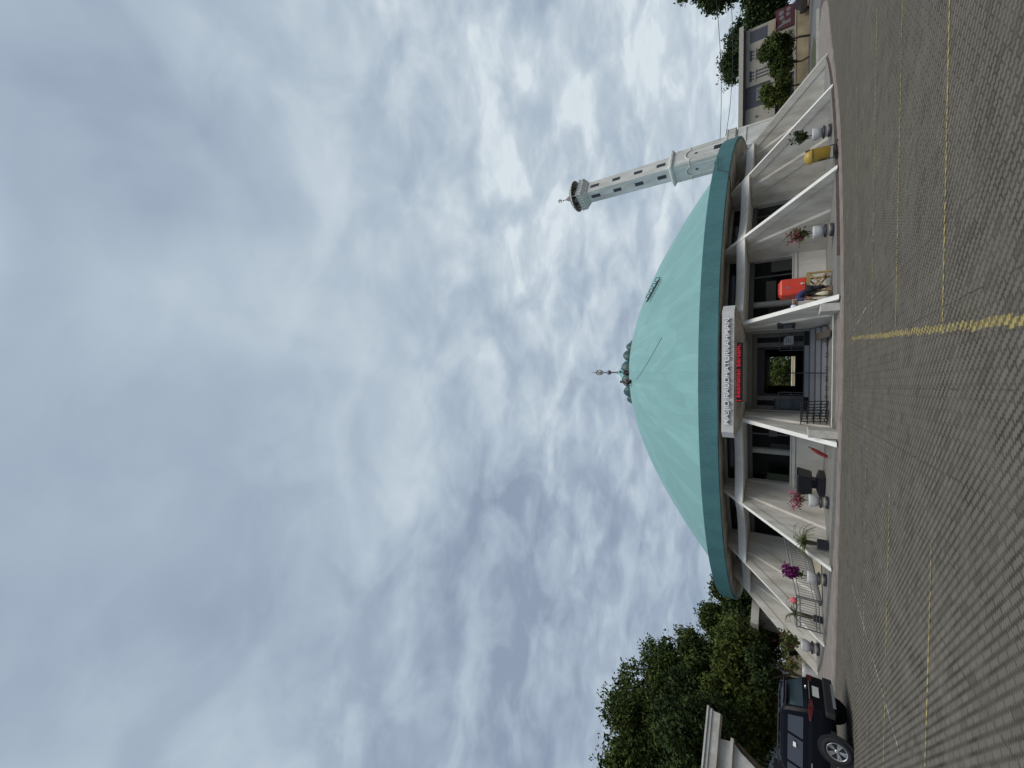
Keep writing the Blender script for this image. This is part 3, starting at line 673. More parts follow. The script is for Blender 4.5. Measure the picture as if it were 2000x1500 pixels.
def shrub(t, z0, h, wd, leafm, n_leaf, flower=None, n_fl=0, seed=1, lean=(0, 0), size=.06, branches=9, fl_size=.065):
    rng = random.Random(seed); st = MB(); tips = []
    st.tube([(0, 0, z0-.06), (lean[0]*.2, lean[1]*.2, z0+h*.3)], [.022, .016], 6)
    for k in range(branches):
        a = rng.uniform(0, 6.28); q = rng.uniform(.35, 1.) ; e = Vector((lean[0]+math.cos(a)*wd*q, lean[1]+math.sin(a)*wd*q, z0+h*rng.uniform(.45, 1.)))
        m_ = Vector((lean[0]*.3+math.cos(a)*wd*q*.3, lean[1]*.3+math.sin(a)*wd*q*.3, z0+h*.42))
        s_ = Vector((lean[0]*.15, lean[1]*.15, z0+h*.12))
        st.tube([s_, m_, e], [.012, .009, .004], 5); tips.append((s_, m_, e))
    st.build('stems', bark, t, world=False)
    def spray(n, sp, lo):
        pts = []
        for _ in range(n):
            s_, m_, e = rng.choice(tips); u = lo+(1-lo)*rng.random()
            b = s_.lerp(m_, u*2) if u < .5 else m_.lerp(e, (u-.5)*2)
            pts.append(b+Vector((rng.gauss(0, sp), rng.gauss(0, sp), rng.gauss(0, sp))))
        return pts
    mb = MB(); leaf_quads(mb, spray(n_leaf, wd*.16, .25), size, rng); mb.build('leaves', leafm, t, world=False)
    if flower:
        mb = MB(); leaf_quads(mb, spray(n_fl, wd*.14, .55), fl_size, rng, elong=1.1); mb.build('flowers', flower, t, world=False)
PG = 'potted plants round the mosque'
t = thing('potted_plant', 'sparse small-leaved green shrub in a white bowl pot, between the rightmost fins', 'potted plant', pol(20.25, 31.3, .18), .3, PG)
pot_stand(t); shrub(t, .63, .85, .42, leaf_b, 420, seed=4, branches=13, size=.07)
t = thing('potted_plant', 'leafy bougainvillea with red-pink blooms in a white pot, right of the red water tank', 'potted plant', pol(19.95, 16.6, .18), .8, PG)
pot_stand(t); shrub(t, .63, .95, .46, leaf_p, 430, red_leaf, 260, seed=7, branches=13, lean=(.05, 0), size=.07)
t = thing('potted_plant', 'thin pale pink bougainvillea with long stray stems in a white pot near the black planter', 'potted plant', pol(19.5, -16.4, .18), .1, PG)
pot_stand(t); shrub(t, .63, .75, .42, leaf_p, 80, pink_m, 430, seed=12, branches=11, lean=(-.14, 0))
t = thing('potted_plant', 'dense bright magenta bougainvillea in a white pot in front of the ramp railing', 'potted plant', pol(20.3, -26.4, .18), .1, PG)
pot_stand(t); shrub(t, .63, .92, .38, leaf_b, 300, magenta_m, 900, seed=15, branches=15, fl_size=.08)
t = thing('potted_plant', 'reddish green spreading shrub in a white pot between the leftmost fins', 'potted plant', pol(20.4, -43.9, .18), .1, PG)
pot_stand(t, 1.15); shrub(t, .72, 1.05, .62, leaf_p, 900, red_leaf, 100, seed=18, branches=16, size=.085, lean=(-.1, .1))
t = thing('potted_plant', 'orange-flecked shrub in a white tapering pot half hidden behind the leftmost fin', 'potted plant', pol(20.9, -56.5, .05), .1, PG)
MB().lathe([(.22, 0), (.34, .55), (.36, .72), (.32, .72), (.01, .66)], seg=24, cap=False).build('bowl', pot_white, t, world=False)
shrub(t, .68, 1.1, .55, leaf_p, 420, mat('orange_bloom', (.55, .20, .03), .7), 20, seed=21, branches=15, size=.085)
def palm(t, z0, h, n, L_, seed, trunk=.3):
    rng = random.Random(seed); tr = MB()
    for k in range(5):
        a = k*1.3; tr.tube([(.05*math.cos(a), .05*math.sin(a), z0-.05), (.09*math.cos(a), .09*math.sin(a), z0+trunk*rng.uniform(.8, 1.2))], [.03, .02], 6)
    tr.build('trunk', bark, t, world=False)
    fr = MB(); lf = MB()
    for k in range(n):
        a = 2*math.pi*k/n+rng.uniform(-.3, .3); el = rng.uniform(.35, 1.35); Lk = L_*rng.uniform(.7, 1.1); p = Vector((0, 0, z0+trunk*.8)); d = Vector((math.cos(a)*math.cos(el), math.sin(a)*math.cos(el), math.sin(el))); pts = [p.copy()]
        for j in range(7):
            p = p+d*Lk/7; d = (d+Vector((math.cos(a)*.06, math.sin(a)*.06, -.20-.05*j))).normalized(); pts.append(p.copy())
        fr.tube(pts, [.012-.0012*i for i in range(8)], 5)
        for j in range(1, 8):
            for s in (-1, 1):
                for q in (0, .5):
                    b = pts[j].lerp(pts[j-1], q); tg = (pts[j]-pts[j-1]).normalized(); sd_ = tg.cross(Vector((0, 0, 1)))
                    if sd_.length < .1: continue
                    sd_.normalize(); tip = b+(sd_*s*.8+tg*.7+Vector((0, 0, -.25+rng.uniform(-.1, .1))))*(.19*(1.1-j/9)); ww = tg*.014
                    lf.add([b-ww, b+ww, tip+ww*.2, tip-ww*.2], [(0, 1, 2, 3)])
    fr.build('fronds', leaf_p, t, world=False); lf.build('leaflets', leaf_p, t, world=False)
def square_pot(t, w0, h):
    MB().prism([(-w0, -w0, 0), (w0, -w0, 0), (w0, w0, 0), (-w0, w0, 0)], (0, 0, h)).build('pot', black_m, t, world=False, bevel=.015)
t = thing('potted_palm', 'green potted palm in a black square pot at the foot of the left fin', 'potted palm', pol(20.3, -20.9, .18), .5, 'potted palms left of the entrance')
square_pot(t, .19, .36); palm(t, .36, .8, 26, .95, 5, .42)
t = thing('potted_palm', 'thin straggly potted palm in a black pot beside the lower end of the railing', 'potted palm', pol(20.35, -34.6, .18), .5, 'potted palms left of the entrance')
square_pot(t, .15, .34); palm(t, .34, .8, 15, .95, 9, .75)
t = thing('cloth_bundle', 'small pink cloth bundle hooked on the lower end of the railing', 'bundle', pol(19.9, -33.8, 1.28), 0)
MB().lathe([(.02, -.14), (.13, -.09), (.15, .02), (.08, .13), (.02, .15)], seg=12).build('cloth', mat('pink_cloth', (.75, .16, .20), .7), t, world=False)
MB().tube([(0, 0, .14), (.02, 0, .24)], .01, 5).build('loop', tan_m, t, world=False)

# yellow litter bin
t = thing('litter_bin', 'yellow dome-topped litter bin hung in a black frame beside a fin', 'litter bin', pol(21.0, 24.9, .05), R(14))
MB().lathe([(.235, .26), (.255, .30), (.265, .82), (.27, .86)], seg=26).build('body', mat('bin_yellow', (.36, .235, .035), .45, var=.2, vscale=4), t, world=False)
lid = MB().lathe([(.30, .84), (.30, .91), (.26, 1.01), (.17, 1.08), (.02, 1.11)], seg=26).build('lid', mat('bin_yellow_lid', (.42, .29, .05), .4), t, world=False)
mb = MB()
mb.prism([(.295*math.cos(R(-80+i*12)), .295*math.sin(R(-80+i*12)), .93) for i in range(6)]+[(.245*math.cos(R(-80+i*12)), .245*math.sin(R(-80+i*12)), 1.06) for i in range(5, -1, -1)], (.012, -.008, .004))
mb.build('opening', black_m, lid, world=False)
f = MB()
for s in (-1, 1): f.tube([(s*.30, 0, .62), (s*.30, 0, .06), (s*.30, -.22, .03)], .022, 6).tube([(s*.30, 0, .06), (s*.30, .22, .03)], .022, 6)
f.tube([(-.30, 0, .14), (.30, 0, .14)], .022, 6); f.build('frame', black_m, t, world=False)

# red water tank on its wooden table
tb = thing('water_table', 'rough yellow wooden table with crossed braces under the red tank', 'table', pol(18.9, 11.2, .18), R(9.5)+PH)
MB().box((-.44, -.36, .79), (.44, .36, .84)).build('top', wood, tb, world=False)
for x, y in ((-.40, -.32), (.40, -.32), (-.40, .32), (.40, .32)): MB().box((x-.035, y-.035, 0), (x+.035, y+.035, .79)).build('leg', wood, tb, world=False)
b = MB()
for y in (-.36, .36):
    for (xa, za), (xb, zb_) in (((-.4, .12), (.4, .74)), ((.4, .12), (-.4, .74))):
        dv = Vector((xb-xa, 0, zb_-za)); n = Vector((-dv.z, 0, dv.x)).normalized()*.03
        b.prism([Vector((xa, y, za))-n, Vector((xb, y, zb_))-n, Vector((xb, y, zb_))+n, Vector((xa, y, za))+n], (0, .018 if za < zb_ else -.018, 0))
for x in (-.40, .40): b.box((x-.018, -.30, .14), (x+.018, .30, .20))
b.box((-.44, -.375, .70), (.44, -.355, .79)); b.build('brace', wood, tb, world=False)
tk = thing('water_tank', 'tall red plastic drinking water tank with a white tap standing on the wooden table', 'water tank', pol(18.9, 10.9, 1.02), R(9.5)+PH)
mb = MB(); wx, wy = .375, .34
def rrect(wx_, wy_, r, z, n=5):
    o_ = []
    for cx_, cy_, a0 in ((wx_-r, wy_-r, 0), (-wx_+r, wy_-r, 90), (-wx_+r, -wy_+r, 180), (wx_-r, -wy_+r, 270)):
        for k in range(n): a = R(a0+90*k/(n-1)); o_.append((cx_+r*math.cos(a), cy_+r*math.sin(a), z))
    return o_
def loftrings(mb, rings, cap=True, smooth=False):
    n = len(rings[0]); vs = [p for r_ in rings for p in r_]
    mb.add(vs, [(i*n+k, i*n+(k+1) % n, (i+1)*n+(k+1) % n, (i+1)*n+k) for i in range(len(rings)-1) for k in range(n)], smooth)
    if cap: mb.add(rings[0], [tuple(range(n))[::-1]]); mb.add(rings[-1], [tuple(range(n))])
loftrings(mb, [rrect(wx-.02, wy-.02, .10, 0), rrect(wx, wy, .10, .03), rrect(wx, wy, .10, .84), rrect(wx-.03, wy-.03, .10, .90), rrect(wx-.11, wy-.10, .10, .94), rrect(wx-.11, wy-.10, .10, .98)])
mb.build('body', mat('tank_red', (.62, .055, .028), .4, var=.1, vscale=3), tk, world=False)
MB().tube([(.06, -wy-.09, .12), (.06, -wy+.02, .12)], .022, 8).tube([(.06, -wy-.08, .12), (.06, -wy-.08, .05)], .018, 8).box((.03, -wy-.10, .13), (.09, -wy-.06, .19)).build('tap', mat('tap_white', (.7, .68, .64), .4), tk, world=False)
MB().prism([(-.13, -wy-.006, .63), (.01, -wy-.006, .71), (-.01, -wy-.006, .56)], (0, .005, 0)).build('emblem', mat('emblem_blue', (.10, .13, .22), .5), tk, world=False)
MB().prism([(-.075, -wy-.009, .635), (-.02, -wy-.009, .668), (-.028, -wy-.009, .60)], (0, .002, 0)).build('emblem_center', mat('emblem_pale', (.35, .33, .38), .5), tk, world=False)

# black planter block
t = thing('planter', 'black box-shaped planter on a stem and wide square foot, left of the entrance', 'planter', pol(17.3, -17.6, .18), R(-14))
def frus(mb, w0, w1, z0, z1): mb.add([(-w0, -w0, z0), (w0, -w0, z0), (w0, w0, z0), (-w0, w0, z0), (-w1, -w1, z1), (w1, -w1, z1), (w1, w1, z1), (-w1, w1, z1)], [(3, 2, 1, 0), (4, 5, 6, 7), (0, 1, 5, 4), (1, 2, 6, 5), (2, 3, 7, 6), (3, 0, 4, 7)]); return mb
m_ = frus(frus(MB(), .47, .47, 0, .20), .47, .26, .2, .30); m_.build('foot', black_m, t, world=False, bevel=.01)
frus(MB(), .2, .2, .28, .48).build('stem', black_m, t, world=False)
frus(frus(MB(), .40, .50, .46, .98), .50, .47, .98, 1.04).build('box', black_m, t, world=False, bevel=.01)

# ramp with railing in the left bays
t = thing('access_ramp', 'low cream ramp with a grey top rising to the left side door', 'ramp', pol(18.2, -29, .18))
ra, rb, rc = Vector((-10.15, 23.75, .18)), Vector((-7.35, 25.55, .18)), Vector((-10.55, 22.75, .18))
dv = (rb-ra); nn = Vector((-dv.y, dv.x, 0)).normalized()
MB().prism([ra+nn*.02, rb+nn*.02, rb+nn*.02+Vector((0, 0, .62))], nn*1.25).build('slope', tan_m, t)
q = [ra+nn*.0+Vector((0, 0, .03)), rb+Vector((0, 0, .65)), rb+nn*1.3+Vector((0, 0, .65)), ra+nn*1.3+Vector((0, 0, .03))]
MB().prism(q, (0, 0, .05)).build('deck', mat('ramp_deck_grey', (.20, .20, .20), .8, var=.2), t)
def railing(label, p, q, h, nb, group):
    p, q = Vector(p), Vector(q); t = thing('railing', label, 'railing', p, 0, group); up_ = Vector((0, 0, 1))
    for s in (0, 1): MB().tube([p.lerp(q, s), p.lerp(q, s)+up_*h], .03, 8).build('post', steel, t)
    f = MB()
    for hh, rr in ((h, .03), (h-.13, .02), (.24, .018), (.12, .018)): f.tube([p+up_*hh, q+up_*hh], rr, 8)
    f.build('rails', steel, t)
    f = MB()
    for k in range(1, nb):
        b_ = p.lerp(q, k/nb); f.tube([b_+up_*.12, b_+up_*(h-.13)], .011, 5)
    f.build('balusters', steel, t); return t
railing('grey metal railing along the ramp behind the magenta bougainvillea', ra+Vector((0, 0, .08)), rb+Vector((0, 0, .70)), .92, 30, 'ramp railings in the left bays')
railing('short grey metal railing at the foot of the ramp beside the straggly palm', ra+Vector((-.05, -.06, .0)), rc+Vector((-.55, -.1, 0)), .98, 12, 'ramp railings in the left bays')
# lamp-like black loudspeaker box and white bracket by the ramp top
t = thing('wall_speaker', 'small black loudspeaker box on the wall at the top of the ramp', 'speaker', pol(16.3, -26.5, 1.5), R(-26.5)+PH)
MB().box((-.14, -.12, 0), (.14, .12, .30)).build('case', black_m, t, world=False, bevel=.01)
MB().lathe([(.10, 0), (.10, .012)], seg=16).xf(Matrix.Translation((0, -.13, .15)) @ Matrix.Rotation(R(90), 4, 'X')).build('cone', dark_steel, t, world=False)

# things on the dome
def dome_p(r, a, off=0.): p = pol(r, a, dz(r)); return p+Vector((0, 0, off))
t = thing('roof_ladder', 'dark metal lattice ladder lying on the right side of the dome', 'ladder', dome_p(11.6, 31.2))
p0, p1 = dome_p(10.75, 30.0, .12), dome_p(12.45, 32.3, .12); dv = (p1-p0); sdv = dv.cross(Vector((0, 0, 1))).normalized(); upv = sdv.cross(dv).normalized()
f = MB().tube([p0, p1], .035, 6).tube([p0+upv*.10+sdv*.34+dv*.1, p1+upv*.1+sdv*.34-dv*.02], .035, 6); f.build('rails', dark_steel, t)
f = MB()
for k in range(9):
    a_ = p0.lerp(p1, k/8); b_ = p0.lerp(p1, min(1, k/8+.06))+upv*.1+sdv*.34; f.tube([a_, b_], .028, 5)
for k in range(4):
    a_ = p0.lerp(p1, .12+k*.24); f.tube([a_, a_+upv*.26, a_+dv*.14+upv*.26, a_+dv*.2], .03, 5)
f.build('rungs', dark_steel, t)
mb = MB(); pts = []
for k in range(26):
    u = k/25; pts.append(dome_p(9.0+4.35*u, -3.6+13.3*u**1.15, .02))
tag(mb.tube(pts, .011, 5).build('roof_rope', mat('rope_grey', (.09, .11, .11), .8)), 'dark rope trailing down the dome from the workers', 'rope')

# ------------------------------------------------------------------ people
def skin(name, pts, edges, radii, m, parent, root=0, sub=2):
    me = bpy.data.meshes.new(name); me.from_pydata([tuple(p) for p in pts], edges, []); me.update()
    o = bpy.data.objects.new(name, me); col.objects.link(o); o.parent = parent
    s = o.modifiers.new('skin', 'SKIN'); s.use_smooth_shade = True
    if not me.skin_vertices: me.attributes
    lay = me.skin_vertices[0] if len(me.skin_vertices) else None
    if lay is None:
        bm = bmesh.new(); bm.from_mesh(me); bm.verts.layers.skin.verify(); bm.to_mesh(me); bm.free(); lay = me.skin_vertices[0]
    for i, r_ in enumerate(radii):
        lay.data[i].radius = r_ if hasattr(r_, '__len__') else (r_, r_); lay.data[i].use_root = (i == root)
    sb = o.modifiers.new('sub', 'SUBSURF'); sb.levels = sub; sb.render_levels = sub
    dg = bpy.context.evaluated_depsgraph_get(); me2 = bpy.data.meshes.new_from_object(o.evaluated_get(dg))
    o.modifiers.clear(); o.data = me2; me2.materials.clear(); me2.materials.append(m)
    for p_ in me2.polygons: p_.use_smooth = True; p_.material_index = 0
    return o
skin_m = mat('brown_skin', (.20, .105, .065), .6, var=.1)
def person(label, base, rz, J, shirt, trouser, cap=None, scale=1., hair=True, sarong=False):
    """J: joints in the person's own frame (x right, -y forward, z up)"""
    t = thing('person', label, 'person', base, rz)
    J = {k: Vector(v)*scale for k, v in J.items()}
    names = ['pelvis', 'belly', 'chest', 'neck', 'head0', 'head1', 'head2', 'hipL', 'kneeL', 'ankL', 'toeL', 'hipR', 'kneeR', 'ankR', 'toeR', 'shL', 'elL', 'wrL', 'palmL', 'shR', 'elR', 'wrR', 'palmR']
    hd = (J['head']-J['neck']).normalized(); J['head0'] = J['neck']+hd*.09; J['head1'] = J['neck']+hd*.17; J['head2'] = J['neck']+hd*.25
    for s in 'LR':
        fv = J['fore']; J['toe'+s] = J['ank'+s]+Vector((fv.x*.17, fv.y*.17, -.05)); hv = (J['wr'+s]-J['el'+s]).normalized(); J['palm'+s] = J['wr'+s]+hv*.07
    rad = dict(pelvis=(.15, .11), belly=(.14, .10), chest=(.17, .11), neck=.055, head0=(.075, .085), head1=(.085, .10), head2=(.065, .08), hipL=.085, hipR=.085, kneeL=.058, kneeR=.058, ankL=.04, ankR=.04, toeL=.034, toeR=.034, shL=.06, shR=.06, elL=.042, elR=.042, wrL=.028, wrR=.028, palmL=(.032, .02), palmR=(.032, .02))
    pts = [J[n] for n in names]; R_ = [tuple(x*scale for x in rad[n]) if isinstance(rad[n], tuple) else rad[n]*scale for n in names]
    E = [('pelvis', 'belly'), ('belly', 'chest'), ('chest', 'neck'), ('neck', 'head0'), ('head0', 'head1'), ('head1', 'head2')]
    for s in 'LR': E += [('pelvis', 'hip'+s), ('hip'+s, 'knee'+s), ('knee'+s, 'ank'+s), ('ank'+s, 'toe'+s), ('chest', 'sh'+s), ('sh'+s, 'el'+s), ('el'+s, 'wr'+s), ('wr'+s, 'palm'+s)]
    ed = [(names.index(a), names.index(b_)) for a, b_ in E]
    for s in 'LR':                                                   # four unequal fingers and a thumb
        hv = (J['palm'+s]-J['wr'+s]).normalized(); sv = hv.cross(J['fore']+Vector((0, 0, .3))).normalized(); dn = hv.cross(sv)
        for k, (off, ln) in enumerate(((-.028, .070), (-.010, .080), (.010, .075), (.028, .058), (.045, .05))):
            b_ = J['palm'+s]+sv*off+(hv*.012 if k < 4 else hv*-.03); m_ = b_+hv*ln*.55+(sv*.02 if k == 4 else Vector((0, 0, 0))); e = b_+hv*ln*.95+dn*.015+(sv*.022 if k == 4 else Vector((0, 0, 0)))
            n = len(pts); pts += [b_, m_, e]; R_ += [.009, .0085, .007]; ed += [(names.index('palm'+s), n), (n, n+1), (n+1, n+2)]
    skin('body', pts, ed, R_, skin_m, t)
    g = 1.18
    sn = ['pelvis', 'belly', 'chest', 'collar', 'shL', 'slL', 'shR', 'slR']
    JJ = dict(J); JJ['collar'] = J['chest'].lerp(J['neck'], .6); JJ['slL'] = J['shL'].lerp(J['elL'], .85); JJ['slR'] = J['shR'].lerp(J['elR'], .85)
    rr = dict(pelvis=(.185, .145), belly=(.175, .135), chest=(.20, .14), collar=(.10, .08), shL=.085, shR=.085, slL=.07, slR=.07)
    skin('shirt', [JJ[n] for n in sn], [(0, 1), (1, 2), (2, 3), (2, 4), (4, 5), (2, 6), (6, 7)], [tuple(x*scale for x in rr[n]) if isinstance(rr[n], tuple) else rr[n]*scale for n in sn], shirt, t)
    tn = ['pelvis', 'hipL', 'kneeL', 'cuL', 'hipR', 'kneeR', 'cuR']
    JJ['cuL'] = J['kneeL'].lerp(J['ankL'], .55); JJ['cuR'] = J['kneeR'].lerp(J['ankR'], .55)
    rr = dict(pelvis=(.18, .14), hipL=.115, hipR=.115, kneeL=.09, kneeR=.09, cuL=.08, cuR=.08)
    skin('trousers', [JJ[n] for n in tn], [(0, 1), (1, 2), (2, 3), (0, 4), (4, 5), (5, 6)], [tuple(x*scale for x in rr[n]) if isinstance(rr[n], tuple) else rr[n]*scale for n in tn], trouser, t)
    c = J['head1']+hd*.035; fw = (J['look']-hd*J['look'].dot(hd)).normalized(); sd_ = fw.cross(hd).normalized()
    Mh = Matrix((sd_, fw, hd)).transposed().to_4x4(); Mh.translation = c
    h = MB().lathe([(.098, .01), (.104, .05), (.085, .10), (.04, .125), (.002, .13)], seg=18, cap=False, sy=1.12).xf(Mh)
    h.build('cap' if cap else 'hair', cap or mat('black_hair', (.012, .011, .012), .5), t, world=False)
    fc = MB()
    for s in (-1, 1): fc.add([], []); fc.ball(Mh @ Vector((s*.034, .098, -.015)), .011, 8, 5)
    fc.build('eyes', black_m, t, world=False)
    fc = MB().tube([Mh @ Vector((0, .095, -.01)), Mh @ Vector((0, .122, -.05)), Mh @ Vector((0, .10, -.06))], [.008, .016, .01], 6)
    for s in (-1, 1): fc.tube([Mh @ Vector((s*.088, .0, .0)), Mh @ Vector((s*.10, -.012, -.03)), Mh @ Vector((s*.088, 0, -.055))], [.01, .016, .009], 6)
    fc.tube([Mh @ Vector((-.025, .098, -.085)), Mh @ Vector((0, .105, -.087)), Mh @ Vector((.025, .098, -.085))], [.004, .007, .004], 6)
    fc.build('face', skin_m, t, world=False)
    return t
navy_c = mat('navy_cloth', (.028, .035, .11), .8, var=.3, vscale=9); black_c = mat('black_cloth', (.012, .011, .014), .85, var=.3, vscale=9); white_c = mat('white_cloth', (.62, .68, .80), .7)
# bent over to the left at the tap of the tank
pb = pol(19.25, 9.75, .16)
person('person in navy shirt, black trousers and white cap stooping beside the red water tank', pb, PH,
       dict(pelvis=(.10, 0, .80), belly=(.03, -.02, .95), chest=(-.15, -.05, 1.13), neck=(-.30, -.10, 1.24), head=(-.45, -.16, 1.26), look=(-.5, -.5, -.7), fore=(-.5, -.85, 0),
            hipL=(.16, .05, .77), kneeL=(.20, -.04, .44), ankL=(.22, .06, .07), hipR=(.02, -.05, .77), kneeR=(-.05, -.14, .43), ankR=(-.04, 0, .07),
            shL=(-.12, .10, 1.16), elL=(-.10, -.05, .92), wrL=(-.20, -.20, .76), shR=(-.24, -.20, 1.10), elR=(-.28, -.32, .86), wrR=(-.32, -.30, .64)), navy_c, black_c, white_c)
t = thing('cloth_bag', 'pale yellow plastic bag hanging beside the legs of the stooping person', 'bag', pb+Vector((-.10, -.24, .14)))
MB().lathe([(.02, 0), (.08, .03), (.09, .18), (.05, .34), (.02, .40)], seg=10, sy=.5).build('bag_body', mat('pale_yellow_bag', (.66, .62, .42), .6), t, world=False)
MB().tube([(-.03, 0, .38), (0, 0, .46), (.03, 0, .38)], .008, 5).build('handle', tan_m, t, world=False)
sit = dict(pelvis=(0, 0, .16), belly=(0, -.03, .30), chest=(0, -.10, .50), neck=(.0, -.16, .66), head=(.02, -.22, .78), look=(0, -1, -.4), fore=(0, -1, 0),
           hipL=(.10, -.02, .15), kneeL=(.20, -.34, .38), ankL=(.20, -.42, -.02), hipR=(-.10, -.02, .15), kneeR=(-.22, -.36, .34), ankR=(-.26, -.52, -.12),
           shL=(.19, -.09, .54), elL=(.24, -.30, .44), wrL=(.18, -.48, .34), shR=(-.19, -.09, .54), elR=(-.27, -.26, .36), wrR=(-.24, -.46, .18))
person('person in black and white clothes crouching on the dome in front of the crest', dome_p(7.0, -6.4, .0), PH+R(-10), sit, mat('patched_shirt', (.25, .25, .25), .8, var=.95, vscale=7), black_c, scale=.86)
sit2 = dict(sit); sit2.update(elL=(.36, -.2, .62), wrL=(.42, -.3, .80))
person('person in dark grey clothes leaning against the dark green crest shells', dome_p(5.0, -1.2, .0), PH+R(35), sit2, mat('dark_grey_shirt', (.06, .055, .06), .8), black_c, scale=.78)

# ------------------------------------------------------------------ minaret
MN = Vector((24.2, 46.0, 0)); MR = R(24)
mn = thing('minaret', 'tall slim white square minaret with balcony and conical cap behind the mosque', 'minaret', MN, MR)
mw = mat('minaret_white', (.72, .735, .70), .7, var=.14, vscale=.8, dirt=(.60, .60, .56), world=True, stretch=(1.6, 1.6, .4)); mdark = mat('minaret_shade_metal', (.22, .23, .23), .7, var=.2); winm = mat('minaret_window', (.03, .033, .045), .4)
def sq(mb, h0, h1, z0, z1): return frus(mb, h0, h1, z0, z1)
sq(MB(), 1.12, 1.08, 0, 12.15).build('lower_shaft', mw, mn, world=False)
m_ = MB(); sq(m_, 1.10, 1.28, 12.0, 12.15); sq(m_, 1.28, 1.30, 12.15, 12.32); sq(m_, 1.18, 1.05, 12.32, 12.5); m_.build('cornice', mw, mn, world=False)
sq(MB(), .87, .82, 12.4, 22.45).build('upper_shaft', mw, mn, world=False)
m_ = MB(); sq(m_, .84, .95, 22.2, 22.35); sq(m_, .98, 1.02, 22.35, 22.5); sq(m_, 1.06, 1.30, 22.5, 22.86); sq(m_, 1.27, 1.27, 22.86, 23.40); sq(m_, 1.31, 1.31, 23.40, 23.47)
bal = m_.build('balcony', mw, mn, world=False)
m_ = MB()
for k in range(4):
    for j in range(6):
        x = -1.0+.40*j; m_2 = MB().box((x-.04, -1.285, 22.95), (x+.04, -1.268, 23.32)); m_2.xf(Matrix.Rotation(math.pi/2*k, 4, 'Z')); m_.add(m_2.v, m_2.f)
m_.build('balcony_slots', mat('slot_shadow_grey', (.16, .19, .19), .8), bal, world=False)
m_ = MB(); sq(m_, .55, .55, 23.4, 24.9); m_.build('lantern', mdark, mn, world=False)
for sx_ in (-1, 1):
    for sy_ in (-1, 1): MB().tube([(sx_*1.1, sy_*1.1, 23.45), (sx_*1.0, sy_*1.0, 24.3)], .07, 8).build('pillar', mw, mn, world=False)
rf = MB().lathe([(.2, 24.35), (1.72, 24.02), (1.80, 24.0), (1.84, 24.08), (1.60, 24.32), (1.22, 24.55), (.80, 24.76), (.45, 24.98), (.3, 25.15), (.26, 25.3), (.12, 25.5), (.05, 25.75)], seg=36).build('roof', mat('minaret_roof_grey', (.23, .20, .20), .6, var=.2), mn, world=False)
m_ = MB()
for k in range(26):
    a = 2*math.pi*k/26; a2 = a+2*math.pi/26*.8
    m_.add([(1.86*math.cos(a), 1.86*math.sin(a), 24.0), (1.86*math.cos(a2), 1.86*math.sin(a2), 24.0), (1.83*math.cos(a2), 1.83*math.sin(a2), 24.12), (1.83*math.cos(a), 1.83*math.sin(a), 24.12)], [(0, 1, 2, 3)])
m_.build('roof_band', mat('cream_band', (.72, .70, .58), .7), rf, world=False)
for k in range(8):
    a = R(20+45*k); c = Vector((.9*math.cos(a), .9*math.sin(a), 23.72)); Mx = Matrix.Translation(c) @ Vector((math.cos(a), math.sin(a), .1)).to_track_quat('Z', 'Y').to_matrix().to_4x4()
    MB().lathe([(.06, -.1), (.08, .05), (.15, .22), (.25, .34), (.22, .33), (.08, .1), (.01, .08)], seg=18, cap=False).xf(Mx).build('horn_speaker', mat('horn_grey', (.34, .37, .36), .5), mn, world=False)
m_ = MB().tube([(0, 0, 25.6), (0, 0, 26.35)], .03, 6).ball((0, 0, 26.0), .09, 10, 6)
fi = m_.build('finial', purple_steel, mn, world=False)
m_ = MB()
for k in range(16):
    t0, t1 = R(-60+18*k), R(-60+18*(k+1)); r0 = .03+.035*math.sin(math.pi*k/16); ca = Vector((.62, -.78, 0)).normalized()
    m_.tube([ca*(.19*math.sin(t0))+Vector((0, 0, 26.5-.19*math.cos(t0))), ca*(.19*math.sin(t1))+Vector((0, 0, 26.5-.19*math.cos(t1)))], r0+.01, 6)
m_.ball((0, 0, 26.5), .06, 8, 5); m_.build('crescent', purple_steel, fi, world=False)
def mwin(half, x, z0, z1, wd, k, arch=False):
    pts = [(x-wd, -half-.015, z0), (x+wd, -half-.015, z0), (x+wd, -half-.015, z1)]+([(x+wd*math.cos(R(q)), -half-.015, z1+wd*math.sin(R(q))) for q in (45, 90, 135)] if arch else [])+[(x-wd, -half-.015, z1)]
    m_ = MB().prism(pts, (0, .06, 0)).xf(Matrix.Rotation(math.pi/2*k, 4, 'Z')); return m_.build('window', winm, mn, world=False)
for k in range(4):
    for z, ar in ((20.75, True), (18.1, False), (15.5, False), (12.95, False)):
        hh = .87-.05*(z+.5-12.4)/9.6; mwin(hh, 0, z, z+.95, .23, k, ar)
    mwin(1.085, 0, 7.1, 8.1, .28, k)
    # arched recess mouldings on the lower shaft
    m_ = MB()
    for s in (-1, 1): m_.tube([(s*.62, -1.11, 6.9), (s*.62, -1.11, 10.2)], .07, 6)
    m_.tube([(.62*math.cos(R(q)), -1.11, 10.2+.62*math.sin(R(q))) for q in range(0, 181, 15)], .08, 6)
    m_.tube([(-1.1, -1.12, 10.4), (-.6, -1.12, 10.4)], .05, 6).tube([(1.1, -1.12, 10.4), (.6, -1.12, 10.4)], .05, 6)
    for s in (-1, 1): m_.box((s*.86, -1.125, 6.9), (s*.93, -1.06, 11.7)); m_.box((s*1.0, -1.125, 6.9), (s*1.04, -1.06, 11.7))
    m_.xf(Matrix.Rotation(math.pi/2*k, 4, 'Z')).build('arch_moulding', mw, mn, world=False)
    m_ = MB().prism([(-.13, -1.115, 9.8), (0, -1.115, 9.62), (.13, -1.115, 9.8), (0, -1.115, 9.98)], (0, .06, 0)).xf(Matrix.Rotation(math.pi/2*k, 4, 'Z')); m_.build('vent', winm, mn, world=False)
